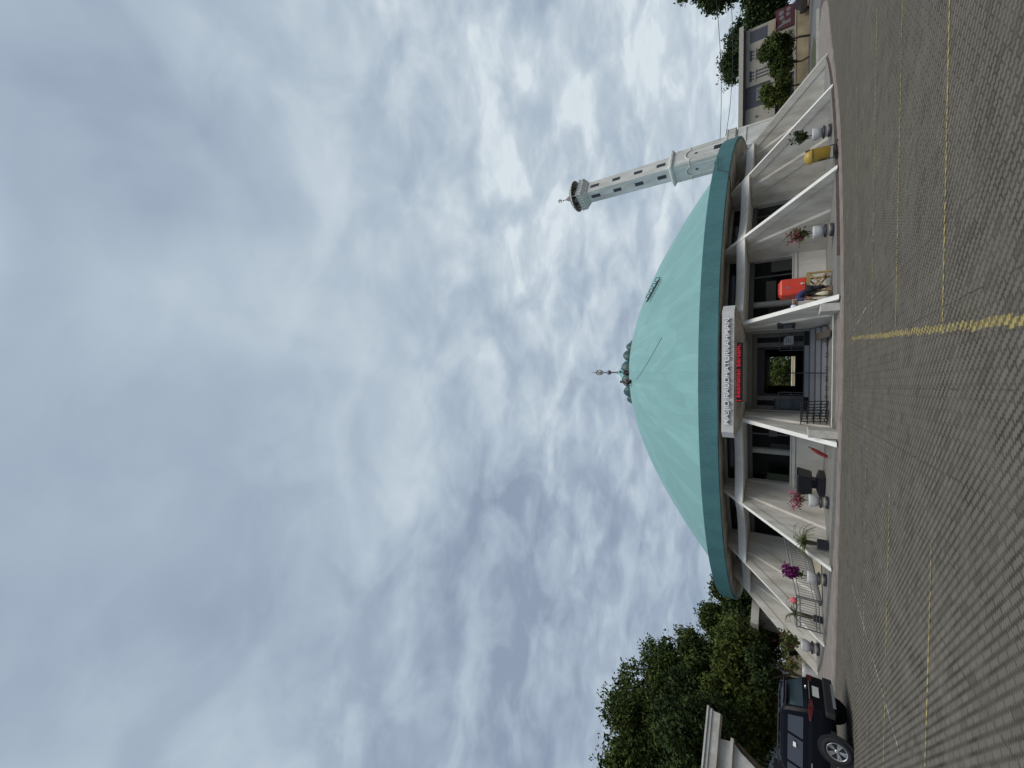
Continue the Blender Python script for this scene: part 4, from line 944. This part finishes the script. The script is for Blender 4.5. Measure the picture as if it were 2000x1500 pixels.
m_ = MB(); sq(m_, 1.15, 1.55, 5.9, 6.15); sq(m_, 1.50, 1.50, 6.15, 6.85); sq(m_, 1.56, 1.56, 6.85, 6.98)
for k in range(4):
    for j in range(9):
        x = -1.28+.32*j; m2 = MB().box((x-.05, -1.56, 6.2), (x+.05, -1.50, 6.8)).xf(Matrix.Rotation(math.pi/2*k, 4, 'Z')); m_.add(m2.v, m2.f)
m_.build('gallery', mw, mn, world=False)
m_ = MB(); sq(m_, 1.42, 1.40, 0, 5.95)
for k in range(4):
    m2 = MB().box((-1.15, -1.47, .6), (1.15, -1.41, .7)).box((-1.15, -1.47, 5.2), (1.15, -1.41, 5.3)).box((-1.15, -1.47, .7), (-1.05, -1.41, 5.2)).box((1.05, -1.47, .7), (1.15, -1.41, 5.2)).xf(Matrix.Rotation(math.pi/2*k, 4, 'Z')); m_.add(m2.v, m2.f)
m_.build('base', mw, mn, world=False)

# ------------------------------------------------------------------ right-hand background
BY = 62.0
beige = mat('beige_render', (.37, .35, .30), .85, var=.12, vscale=.5, dirt=(.33, .30, .25)); slate = mat('slate_panel', (.075, .08, .10), .6, var=.15)
b = thing('long_building', 'long flat-roofed beige building with slit windows behind the yellow wall', 'building', (42, BY, 0))
MB().box((28, BY, 0), (37.75, BY+12, 6.75)).box((40.75, BY, 0), (48.6, BY+12, 6.75)).box((37.75, BY+.5, 0), (40.75, BY+12, 6.75)).build('wall', beige, b)
MB().box((27.6, BY-.7, 7.0), (48.9, BY+12.4, 7.52)).build('roof', mat('roof_edge_grey', (.42, .40, .36), .85, var=.12), b)
MB().box((28, BY-.2, 6.75), (48.6, BY+12, 7.0)).build('roof_gap', slate, b)
MB().box((37.76, BY+.1, 0), (40.74, BY+.49, 6.74)).build('recess_panel', slate, b)
dd = MB().box((38.5, BY+.02, 1.2), (40.3, BY+.09, 5.5)).build('door', mat('dull_grey_door', (.20, .205, .20), .7, var=.3), b); MB().box((38.5, BY-.01, 4.6), (40.3, BY+.015, 4.7)).box((39.35, BY-.01, 1.2), (39.45, BY+.015, 4.6)).build('frame', slate, dd)
for x in (42.1, 44.9):
    wn = MB()
    for k in range(3): wn.box((x-.55+.45*k, BY-.02, 4.15), (x-.35+.45*k, BY+.05, 5.5))
    for k in range(3): wn.box((x-.55+.45*k, BY-.02, 5.75), (x-.35+.45*k, BY+.05, 6.2))
    wn.box((x-.75, BY-.02, 6.05), (x+.75, BY+.05, 6.32)); w_o = wn.build('window', slate, b)
    MB().box((x-.8, BY-.08, 5.58), (x+.75, BY-.025, 5.70)).build('sill', beige, w_o)
MB().box((46.6, BY-.02, 4.3), (48.2, BY+.05, 6.3)).build('window', slate, b)
for x in (34.6, 36.4): MB().prism([(x-.2, BY-.02, 5.4), (x, BY-.02, 5.15), (x+.2, BY-.02, 5.4), (x, BY-.02, 5.65)], (0, .06, 0)).build('vent', slate, b)
MB().box((28, BY-1.4, 3.35), (40.6, BY-.01, 3.85)).build('ledge', beige, b)
MB().box((30, BY-.02, .2), (37.7, BY+.04, 3.3)).build('shopfront', mat('dark_shopfront', (.05, .055, .055), .4, var=.4, vscale=1), b)
yw = thing('boundary_wall', 'low yellowish boundary wall with pale coping below the beige building', 'wall', (38, 58, 0))
MB().box((26, 58, 0), (62, 58.25, 1.22)).build('panel', mat('yellow_wall', (.36, .305, .19), .85, var=.22, vscale=.7, dirt=(.30, .24, .16)), yw)
MB().box((26, 57.94, 1.22), (62, 58.31, 1.34)).build('coping', mat('wall_coping', (.42, .38, .28), .85, var=.2), yw)
# red banner stall behind the wall
st = thing('banner_stall', 'market stall hung with a red banner printed with pale round shapes', 'stall', (46.2, 59.6, 0), R(6))
MB().box((-1.3, 0, 1.2), (1.6, .08, 3.35)).build('banner', mat('banner_red', (.085, .018, .025), .7, var=.3, vscale=2), st, world=False)
m_ = MB()
for x, z, r_ in ((.25, 2.7, .30), (.95, 2.75, .32), (.45, 2.05, .25), (1.1, 2.0, .28), (-.35, 2.5, .18)):
    m_.lathe([(r_, 0), (r_*.97, .012)], seg=18, sy=.8).xf(Matrix.Translation((0, 0, 0))) if False else None
    q = MB().lathe([(r_, 0), (r_*.96, .014)], seg=18, sy=.85).xf(Matrix.Translation((x, -.004, z)) @ Matrix.Rotation(R(90), 4, 'X')); m_.add(q.v, q.f)
m_.prism([(-1.2, -.02, 3.2), (-.85, -.02, 3.2), (-.45, -.02, 2.5), (-.25, -.02, 1.75), (-.75, -.02, 1.8), (-.8, -.02, 2.5)], (0, .012, 0))
m_.build('banner_shapes', mat('banner_pale', (.17, .155, .16), .8, var=.2), st, world=False)
MB().box((-1.3, -.3, 3.45), (.1, 1.6, 3.7)).build('roof', mat('stall_tan_roof', (.42, .30, .18), .8, var=.2), st, world=False)
for x in (-1.35, 1.6): MB().tube([(x, .1, 0), (x, .1, 3.5)], .05, 6).build('pole', dark_steel, st, world=False)
# dark car parked by the wall
t = thing('parked_car', 'dark saloon car with pale lamps parked by the yellow wall at far right', 'car', (44.75, 55.6, .004), R(-12))
m_ = MB(); loftrings(m_, [rrect(.84, 2.0, .2, .22), rrect(.87, 2.1, .25, .5), rrect(.85, 2.05, .25, .80), rrect(.80, 1.98, .25, .90)]); loftrings(m_, [rrect(.78, 1.3, .2, .88), rrect(.64, .95, .2, 1.32), rrect(.52, .8, .2, 1.38)]); m_.build('body', mat('far_car_navy', (.014, .018, .04), .25, coat=.5), t, world=False)
MB().prism([(-.66, -1.24, .93), (.66, -1.24, .93), (.52, -.93, 1.27), (-.52, -.93, 1.27)], (0, -.02, .01)).build('window', glass_dark, t, world=False)
for s in (-1, 1): MB().box((s*.78-.10, -2.13, .62), (s*.78+.10, -2.02, .74)).build('headlight', mat('lamp_pale', (.75, .75, .70), .2), t, world=False)
MB().box((-.3, -2.13, .36), (.3, -2.08, .46)).build('plate', dark_steel, t, world=False)
for s in (-1, 1):
    for y in (-1.3, 1.3): MB().lathe([(.3, -.1), (.31, 0), (.3, .1)], seg=18).xf(Matrix.Translation((s*.78, y, .31)) @ Matrix.Rotation(R(90), 4, 'Y')).build('wheel', black_m, t, world=False)

# overhead cables
cab = mat('cable_black', (.03, .03, .04), .6)
def cable(label, pts, r=.022, sag=.25):
    mb = MB(); q = []
    for a, b_ in zip(pts[:-1], pts[1:]):
        for k in range(9): u = k/9; q.append(Vector(a).lerp(Vector(b_), u)+Vector((0, 0, -sag*4*u*(1-u))))
    q.append(Vector(pts[-1])); mb.tube(q, r, 5); return tag(mb.build('overhead_cable', cab), label, 'cable', 'cables by the minaret')
cable('upper overhead cable running from the minaret out to the right', [(24.9, 44.6, 7.5), (33.6, 37.4, 7.0), (62, 13, 8.)], .024)
cable('lower sagging overhead cable running from the minaret gallery out to the right', [(25.0, 44.2, 6.95), (28.54, 41.05, 6.1), (33.2, 37.6, 5.9), (62, 14, 7.)], .024, .1)
cable('loose black cable looped over the teal fascia and down to the soffit', [pol(18.16, 46, 5.25), pol(18.2, 42, 5.12), pol(18.2, 39.6, 5.05), pol(18.2, 37.6, 4.42), pol(17.3, 35, 4.38), pol(17.1, 31.6, 4.2)], .02, .05)

# ------------------------------------------------------------------ trees
def crown(name, blobs, n, size, m, seed, parent):
    rg = np.random.default_rng(seed); n = int(n*2.3); size *= .66
    tot = sum(b_[3]**2 for b_ in blobs); P_ = []
    for bx_, by_, bz, br in blobs:
        k = int(n*br*br/tot); u = rg.normal(size=(k, 3)); u /= np.linalg.norm(u, axis=1)[:, None]
        rr = br*(.30+.75*rg.random(k)**.55); rr *= 1+.16*np.sin(u[:, 0]*7+seed)*np.sin(u[:, 1]*6+bz)+.17*rg.normal(size=k)
        keep = (u[:, 2] > -.75); P_.append((np.array([bx_, by_, bz])+u*rr[:, None]*np.array([1, 1, .82]))[keep])
    P_ = np.concatenate(P_)
    # leaves gather into sprays
    P_ = np.repeat(P_, 5, 0)+rg.normal(scale=size*.95, size=(len(P_)*5, 3)); k = len(P_)
    dvec = rg.normal(size=(k, 3)); dvec /= np.linalg.norm(dvec, axis=1)[:, None]
    nv = rg.normal(size=(k, 3))+np.array([0, 0, .9]); tv = np.cross(dvec, nv); tv /= np.linalg.norm(tv, axis=1)[:, None]+1e-6
    s = size*(.55+.9*rg.random(k))[:, None]; a = dvec*s*.85; b_ = tv*s*.42
    V_ = np.stack([P_-a, P_+b_, P_+a, P_-b_], 1).reshape(-1, 3)
    me = bpy.data.meshes.new(name); me.vertices.add(len(V_)); me.vertices.foreach_set('co', V_.ravel())
    me.loops.add(4*k); me.loops.foreach_set('vertex_index', np.arange(4*k, dtype=np.int32)); me.polygons.add(k)
    me.polygons.foreach_set('loop_start', np.arange(0, 4*k, 4, dtype=np.int32)); me.update(calc_edges=True); me.validate()
    me.materials.append(m); o = bpy.data.objects.new(name, me); col.objects.link(o); o.parent = parent; return o
def tree(name, label, base, H_, rad, m, seed, n=2600, size=.26, crown_z=.62, trunk_r=.22, group=None, nblob=13, bk=None, flat=1., forks=5):
    rng = random.Random(seed); t = thing(name, label, 'tree', base, 0, group)
    blobs = []; tr = MB(); cz = H_*crown_z
    tr.tube([(0, 0, -.1), (rng.uniform(-.2, .2), rng.uniform(-.2, .2), H_*.2), (rng.uniform(-.3, .3), rng.uniform(-.3, .3), H_*.38)], [trunk_r*1.2, trunk_r*.9, trunk_r*.7], 10)
    top = Vector(tr.v[-1]); fork = Vector((0, 0, H_*.3))
    nblob = int(nblob*1.9)
    for k in range(nblob):
        a = 2.4*k+rng.uniform(-.4, .4); q = rng.uniform(.2, .86)*rad; z = cz+rng.uniform(-.95, .85)*(H_-cz)*flat*(1-.45*q/rad); br = rad*rng.uniform(.20, .37)
        z = min(z, H_-br*.85); blobs.append((math.cos(a)*q, math.sin(a)*q, z, br))
    blobs.append((0, 0, H_-rad*.32, rad*.34))
    for bl in blobs[:forks+4]:
        e = Vector(bl[:3]); mid_ = fork.lerp(e, .5)+Vector((rng.uniform(-.3, .3), rng.uniform(-.3, .3), .2)); tr.tube([fork, mid_, e], [trunk_r*.55, trunk_r*.32, trunk_r*.08], 7)
    tr.build('trunk', bk or bark, t, world=False); crown('crown', blobs, n, size, m, seed, t); return t
LG = 'trees on the left'
def gnd(x, y, D): p = at(x, y, D); return Vector((p.x, p.y, 0))
tree('broadleaf_tree', 'tallest dark broadleaf tree at the far left, above the concrete beams', gnd(1300, 1425, 43), 14.6, 5.6, leaf_a, 1, 4200, .25, group=LG, nblob=18)
tree('broadleaf_tree', 'tall broadleaf tree stepping down towards the mosque, behind the white fins', gnd(1360, 1340, 45), 12.2, 4.0, leaf_a, 2, 3600, .25, group=LG, nblob=15)
tree('broadleaf_tree', 'rounded tree just behind the left end of the teal roof', gnd(1420, 1212, 50), 9.0, 3.4, leaf_a, 3, 2800, .26, group=LG)
tree('broadleaf_tree', 'bright yellow-green low tree under the taller trees at left', gnd(1440, 1285, 38), 5.9, 2.9, leaf_c, 4, 2400, .2, crown_z=.66, group=LG)
tree('broadleaf_tree', 'low dark spreading tree behind the parked dark vehicle', gnd(1460, 1400, 37), 6.4, 3.4, leaf_c, 5, 2600, .22, crown_z=.66, group=LG, bk=bark_pale, trunk_r=.26)
tree('broadleaf_tree', 'dark tree with pale leaning trunks behind the concrete beams', gnd(1430, 1480, 33), 8.2, 3.2, leaf_b, 6, 2600, .22, crown_z=.72, group=LG, bk=bark_pale, trunk_r=.24)
tree('broadleaf_tree', 'broad tree at the outer left, filling the frame edge', gnd(1300, 1570, 42), 13.6, 5.4, leaf_a, 7, 3200, .26, group=LG, nblob=16)
tree('broadleaf_tree', 'deep green backdrop tree between the two tall left trees', gnd(1380, 1350, 56), 11.2, 5.2, leaf_b, 8, 2600, .3, group=LG)
tree('broadleaf_tree', 'deep green tree low behind the left fins', gnd(1470, 1230, 47), 6.2, 3.6, leaf_b, 22, 2200, .26, group=LG)
tree('frangipani_tree', 'small bare-stemmed frangipani in front of the cream wall', gnd(1570, 1322, 34), 3.6, 1.6, leaf_b, 9, 380, .2, crown_z=.8, trunk_r=.10)
RG = 'trees on the right'
tree('broadleaf_tree', 'tall dark tree cut off by the frame edge at far right', gnd(1420, -74, 60), 11.8, 4.3, leaf_b, 10, 4000, .3, group=RG, nblob=20, crown_z=.48)
tree('broadleaf_tree', 'round dark tree rising behind the beige flat roof', gnd(1440, 112, 92), 11.6, 5.6, leaf_b, 11, 2400, .36, group=RG)
tree('broadleaf_tree', 'dim tree behind the right end of the beige building', gnd(1490, 35, 88), 7.8, 5.2, leaf_b, 12, 2000, .36, group=RG)
tree('street_tree', 'small round street tree nearest the mosque fins', gnd(1574, 158, 62), 4.6, 1.75, leaf_c, 13, 1000, .22, crown_z=.66, trunk_r=.10, group='street trees at the yellow wall')
tree('street_tree', 'small slim street tree between the two rounder street trees', gnd(1574, 112, 64.5), 3.6, .8, leaf_a, 14, 420, .22, crown_z=.7, trunk_r=.10, group='street trees at the yellow wall')
tree('street_tree', 'bushy street tree nearest the red banner', gnd(1575, 72, 66), 4.8, 1.85, leaf_a, 15, 1200, .22, crown_z=.66, trunk_r=.11, group='street trees at the yellow wall')

# ------------------------------------------------------------------ left-hand background and gate
conc = mat('gate_concrete', (.56, .56, .53), .8, var=.18, vscale=1.2, dirt=(.45, .42, .38))
g = thing('gateway', 'pale concrete gateway of moulded beams on flared posts at the left frame edge', 'gateway', (-20, 20, 0))
A0 = Vector((-16.62, 22.53, 0)); gd = Vector((-.775, -.632, 0)).normalized(); gn = Vector((-gd.y, gd.x, 0))   # runs from its near end out of the frame
if gn.y < 0: gn = -gn
Lg = 9.0
def beam(mb, z0, z1, off0, off1, s0=0., L_=Lg): mb.obox(A0+gd*s0+gn*off0+Vector((0, 0, z0)), gd*(L_-s0), gn*(off1-off0), (0, 0, z1-z0))
m_ = MB(); beam(m_, 4.25, 4.62, 0, 1.1); beam(m_, 4.62, 4.70, -.06, 1.16, -.06); beam(m_, 4.70, 4.78, -.02, 1.12, -.03); beam(m_, 4.78, 4.86, -.12, 1.2, -.12); m_.build('top_beam', conc, g)
m_ = MB(); beam(m_, 3.62, 3.74, .1, 1.0, .75); m_.build('lower_beam', conc, g)
m_ = MB()
pts = [A0+gd*s_+gn*.3+Vector((0, 0, z)) for s_, z in ((.9, 3.62), (1.15, 3.30), (1.5, 2.6), (1.75, 1.2), (1.8, 0), (2.5, 0), (2.5, 2.6), (2.8, 3.62))]
m_.prism(pts, gn*.5); m_.prism([A0+gd*s_+gn*.3+Vector((0, 0, z)) for s_, z in ((.9, 3.74), (1.0, 4.25), (2.8, 4.25), (2.8, 3.74))], gn*.5)
m_.prism([p+gd*3.6 for p in pts], gn*.5); m_.build('post', conc, g)
# roof slab of the wash house left of the mosque
sl_o = thing('wash_house', 'white flat-roofed wash house slab poking out left of the mosque', 'building', (-17.5, 35, 0), R(58))
MB().box((-1.2, -1.3, 3.18), (4.5, 1.0, 3.66)).build('roof', white_edge, sl_o, world=False)
MB().box((-.2, -.9, 0), (4.3, .7, 3.17)).build('wall', wall_m, sl_o, world=False)
MB().box((.6, -.93, .2), (1.5, -.905, 2.2)).build('door', slate, sl_o, world=False)
# cream wall and planting behind the far left fins
cw = thing('garden_wall', 'low cream garden wall with pale coping behind the leftmost pots', 'wall', (-23, 39, 0))
MB().box((-48, 39, 0), (-19.5, 39.3, 1.35)).build('panel', mat('cream_wall', (.42, .38, .28), .85, var=.25, vscale=.8), cw)
MB().box((-48, 38.93, 1.35), (-19.5, 39.37, 1.5)).build('coping', mat('cream_coping', (.66, .62, .50), .8, var=.1), cw)
hb = thing('small_house', 'pale blue-white small house glimpsed under the trees behind the parked dark vehicle', 'house', (-31, 41, 0))
MB().box((-37, 41, 0), (-27.0, 47, 3.3)).build('wall', mat('house_pale_blue', (.50, .56, .62), .8, var=.1), hb)
MB().box((-33.2, 40.95, 1.2), (-32.0, 41.0, 2.3)).build('window', slate, hb); MB().box((-30.2, 40.95, 1.2), (-29.2, 41.0, 2.3)).build('window', slate, hb)
MB().prism([(-37.6, 40.2, 3.25), (-37.6, 47.8, 3.25), (-37.6, 44, 4.9)], (11.2, 0, 0)).build('roof', mat('house_roof', (.20, .09, .07), .85, var=.3), hb)
rb_ = thing('tiled_roof_house', 'house with a rusty red pitched roof showing through the trees at left', 'house', (-31.5, 33.5, 0), R(-42))
MB().box((-3, -2.5, 0), (3, 2.5, 7.4)).build('wall', wall_m, rb_, world=False)
MB().prism([(-3.6, -3.0, 7.3), (-3.6, 3.0, 7.3), (-3.6, 0, 9.7)], (7.2, 0, 0)).build('roof', mat('rusty_roof', (.30, .13, .10), .85, var=.3, vscale=2), rb_, world=False)
MB().box((-.6, -2.56, 4.2), (.6, -2.505, 5.6)).build('window', slate, rb_, world=False)
t = thing('garden_shrub', 'reddish shrub against the cream garden wall', 'shrub', (-19.6, 36.8, 0)); shrub(t, .1, 1.9, 1.1, leaf_b, 900, red_leaf, 160, seed=31, branches=22, size=.14)

# garden seen through the rear door of the hall
gw = thing('rear_wall', 'low pale yellow wall seen through the open doors of the hall', 'wall', (CX, 70, 0))
MB().box((-14, 70, 0), (17, 70.3, 1.10)).build('panel', mat('rear_yellow_wall', (.66, .54, .34), .8, var=.2), gw); MB().box((-14, 69.92, 1.10), (17, 70.38, 1.24)).build('coping', mat('rear_coping', (.8, .76, .6), .8), gw)
bt = thing('crate', 'tall cream crate in front of the yellow wall, seen through the hall doors', 'crate', (3.0, 66.5, 0))
MB().box((2.2, 66, .06), (3.9, 67, 1.12)).build('box', mat('crate_cream', (.74, .62, .45), .6), bt); MB().box((2.15, 65.95, 1.12), (3.95, 67.05, 1.2)).build('lid', mat('crate_lid', (.6, .5, .35), .6), bt)
MB().box((2.75, 65.985, .72), (3.35, 66.0, .76)).build('handle_slot', black_m, bt)
bt = thing('parked_scooter', 'small grey-blue scooter by the yellow wall, seen through the hall doors', 'scooter', (1.0, 67.5, 0))
MB().tube([(.35, 67.5, .75), (.75, 67.5, .62), (1.2, 67.5, .45), (1.6, 67.5, .75), (1.68, 67.5, 1.05)], [.16, .15, .10, .10, .05], 8).build('body', mat('scooter_blue', (.20, .26, .34), .4), bt)
for x in (.4, 1.75): MB().lathe([(.17, -.05), (.26, -.05), (.28, 0), (.26, .05), (.17, .05)], seg=18, cap=False).xf(Matrix.Translation((x, 67.5, .28)) @ Matrix.Rotation(R(90), 4, 'X')).build('wheel', black_m, bt)
tree('broadleaf_tree', 'green tree behind the mosque, seen through the hall doors', Vector((0.5, 77, 0)), 7.5, 5.6, leaf_a, 41, 2600, .3, crown_z=.42, nblob=18)

# ------------------------------------------------------------------ the dark SUV at left
sv = thing('parked_suv', 'glossy dark blue-black SUV seen from behind, parked at the left of the pavers', 'car', (-9.38, 15.33, .004), math.pi)
navyb = mat('suv_paint', (.004, .005, .008), .3, spec=.10); sglass = mat('suv_glass', (.045, .053, .068), .06, spec=.7)
Wd = .88
def ysec(x):                                                         # body half width along the car
    return Wd*(1-.10*max(0, (.35-x)/.35)**2-.16*max(0, (x-3.7)/.7)**2)
st_x = [0, .06, .2, .6, 1.4, 2.4, 3.2, 3.7, 4.1, 4.34, 4.4]
top = lambda x: 1.03 if x < 3.1 else 1.03-.05*(x-3.1)-.16*max(0, (x-3.7)/.7)**2*1.2
rings = []
for x in st_x:
    yw_ = ysec(x); zt_ = top(x); zb_ = .34+.10*max(0, (.3-x)/.3)+.08*max(0, (x-4.1)/.3)
    half = [(yw_*.86, zb_), (yw_*.97, zb_+.10), (yw_, zb_+.26), (yw_*.99, .72), (yw_*.985, zt_-.12), (yw_*.94, zt_-.02), (yw_*.86, zt_+.01)]
    rings.append([(x, y, z) for y, z in half]+[(x, -y, z) for y, z in half[::-1]])
m_ = MB(); loftrings(m_, rings, True, True)
# greenhouse
gh = [(.10, .42, 1.0, .80), (.18, .42, 1.18, .79), (.34, .5, 1.55, .69), (.50, .6, 1.68, .62)]
def ghring(z, x0, x1, y0): return [(x0, y0-.06, z), (x0+.10, y0, z), (x1-.15, y0, z), (x1, y0-.08, z), (x1, -y0+.08, z), (x1-.15, -y0, z), (x0+.10, -y0, z), (x0, -y0+.06, z)]
G = [(1.0, .07, 3.25, .83), (1.12, .12, 3.05, .815), (1.52, .30, 2.42, .70), (1.62, .38, 2.25, .665), (1.68, .52, 2.05, .60), (1.70, .9, 1.8, .40)]
loftrings(m_, [ghring(*q) for q in G], True)
bo = m_.build('body', navyb, sv, world=False); bv_ = bo.modifiers.new('bevel', 'BEVEL'); bv_.width = .035; bv_.segments = 3; bv_.limit_method = 'ANGLE'; bv_.angle_limit = R(18)
for p_ in bo.data.polygons: p_.use_smooth = True
def gy(z): return np.interp(z, [1.0, 1.12, 1.52], [.83, .815, .70])
def gx0(z): return np.interp(z, [1.0, 1.12, 1.52], [.07, .12, .30])
def gx1(z): return np.interp(z, [1.0, 1.12, 1.52], [3.25, 3.05, 2.42])
for s in (-1, 1):                                                    # three side windows a side
    for xa, xb, xc, xd in ((.36, 1.02, 1.0, .52), (1.10, 1.88, 1.86, 1.08), (1.96, 2.86, 2.30, 1.94)):
        q = [(xa, s*(gy(1.13)+.004), 1.13), (xb, s*(gy(1.13)+.004), 1.13), (xc, s*(gy(1.50)+.004), 1.50), (xd, s*(gy(1.50)+.004), 1.50)]
        MB().prism(q, (0, s*.006, .002)).build('window', sglass, sv, world=False)
q = [(gx0(1.13)-.004, -.70, 1.13), (gx0(1.13)-.004, .70, 1.13), (gx0(1.49)-.004, .60, 1.49), (gx0(1.49)-.004, -.60, 1.49)]
rw = MB().prism(q, (-.006, 0, .003)).build('rear_window', sglass, sv, world=False)
MB().prism([(gx0(1.46)-.014, -.5, 1.44), (gx0(1.46)-.014, .5, 1.44), (gx0(1.50)-.014, .5, 1.475), (gx0(1.50)-.014, -.5, 1.475)], (-.004, 0, .001)).build('shade_strip', black_m, rw, world=False)
MB().prism([(.30, -.62, 1.60), (.30, .62, 1.60), (.14, .58, 1.58), (.14, -.58, 1.58)], (0, 0, .035)).build('spoiler', navyb, sv, world=False)
chrome = mat('car_chrome', (.55, .56, .58), .2, .9); redl = mat('tail_red', (.10, .004, .008), .15, coat=.5); clad = mat('black_cladding', (.012, .012, .013), .6)
for s in (-1, 1):
    tl = MB(); tl.prism([(-.006, s*.46, .90), (-.006, s*.80, .88), (.30, s*.885, .94), (.30, s*.88, 1.02), (-.006, s*.80, 1.04), (-.006, s*.46, 1.0)], (-.012, s*.004, 0)) if False else tl.prism([(-.012, s*.44, .91), (-.012, s*.79, .89), (-.012, s*.79, 1.02), (-.012, s*.44, .99)], (.03, 0, 0))
    tl.prism([(.02, s*.80, .90), (.34, s*.886, .95), (.34, s*.882, 1.0), (.02, s*.80, 1.02)], (0, s*.012, 0)); tl.build('tail_light', redl, sv, world=False)
    MB().box((-.035, s*.52, .50), (-.01, s*.74, .55)).build('reflector', redl, sv, world=False)
MB().box((-.02, -.44, .965), (.01, .44, .99)).build('chrome_strip', chrome, sv, world=False)
pl = MB().box((-.03, -.235, .735), (-.008, .235, .895)).build('plate', mat('plate_white', (.66, .66, .62), .5), sv, world=False)
MB().box((-.07, -.84, .38), (.1, .84, .62)).build('bumper', clad, sv, world=False, bevel=.04)
MB().box((-.085, -.55, .36), (-.06, .55, .43)).build('skid_strip', mat('skid_grey', (.20, .21, .22), .4), sv, world=False)
MB().tube([(-.02, 0, 1.06), (-.09, 0, 1.07), (-.10, .0, 1.05)], .03, 6).build('wiper_hub', chrome, sv, world=False)
for s in (-1, 1):
    MB().box((.4, s*.885, .36), (3.9, s*.845, .50)).build('side_cladding', clad, sv, world=False)
    MB().tube([(.5, s*.60, 1.70), (.7, s*.60, 1.74), (2.0, s*.58, 1.75), (2.2, s*.58, 1.70)], .022, 6).build('roof_rail', dark_steel, sv, world=False)
    for x in (1.55, 2.5): MB().box((x, s*.895, .90), (x+.2, s*.875, .935)).build('door_handle', chrome, sv, world=False)
    MB().prism([(2.85, s*.86, 1.08), (3.0, s*.86, 1.08), (3.0, s*1.05, 1.10), (2.85, s*1.05, 1.10)], (0, 0, .14)).build('mirror', navyb, sv, world=False, bevel=.02)
    for x in (.90, 3.45):
        a = MB().lathe([(.43, -.02), (.43, .02)], seg=36).xf(Matrix.Translation((x, s*.875, .37)) @ Matrix.Rotation(R(-90*s), 4, 'X')); a.build('wheel_arch', clad, sv, world=False)
        wh = MB().lathe([(.19, -.11), (.33, -.11), (.355, -.07), (.36, .04), (.345, .085), (.24, .09), (.235, .07)], seg=40, cap=False).xf(Matrix.Translation((x, s*.83, .36)) @ Matrix.Rotation(R(-90*s), 4, 'X')).build('wheel', mat('tyre_rubber', (.014, .014, .015), .85), sv, world=False)
        rm = MB(); Mx = Matrix.Translation((x, s*.83, .36)) @ Matrix.Rotation(R(-90*s), 4, 'X')
        rm.lathe([(.24, .085), (.235, .095), (.215, .085), (.215, -.02)], seg=40, cap=False); rm.lathe([(.05, .03), (.055, .075), (.03, .085), (.001, .086)], seg=16, cap=False)
        for k in range(5):
            th = R(90+72*k)
            for dq in (-.16, .16):
                c_, s_ = math.cos(th+dq*.6), math.sin(th+dq*.6); c2, s2 = math.cos(th+dq), math.sin(th+dq); n_ = Vector((-s_, c_, 0))*.018
                rm.prism([Vector((c_*.04, s_*.04, .055))-n_, Vector((c2*.22, s2*.22, .07))-n_*1.2, Vector((c2*.22, s2*.22, .07))+n_*1.2, Vector((c_*.04, s_*.04, .055))+n_], (0, 0, .016))
        o_ = MB(); o_.v = [tuple(Mx @ Vector(p)) for p in rm.v]; o_.f = rm.f; o_.mi = rm.mi; o_.sm = rm.sm
        ro2 = o_.build('rim', mat('alloy', (.50, .51, .53), .3, .7), wh, world=False)
        MB().lathe([(.001, -.03), (.215, -.03)], seg=24, cap=False).xf(Mx).build('brake_disc', dark_steel, wh, world=False)
MB().prism([(1.20, .822, 1.30), (1.34, .822, 1.30), (1.34, .80, 1.37), (1.20, .80, 1.37)], (0, .004, 0)).build('window_sticker', mat('sticker_white', (.8, .8, .74), .6), sv, world=False)
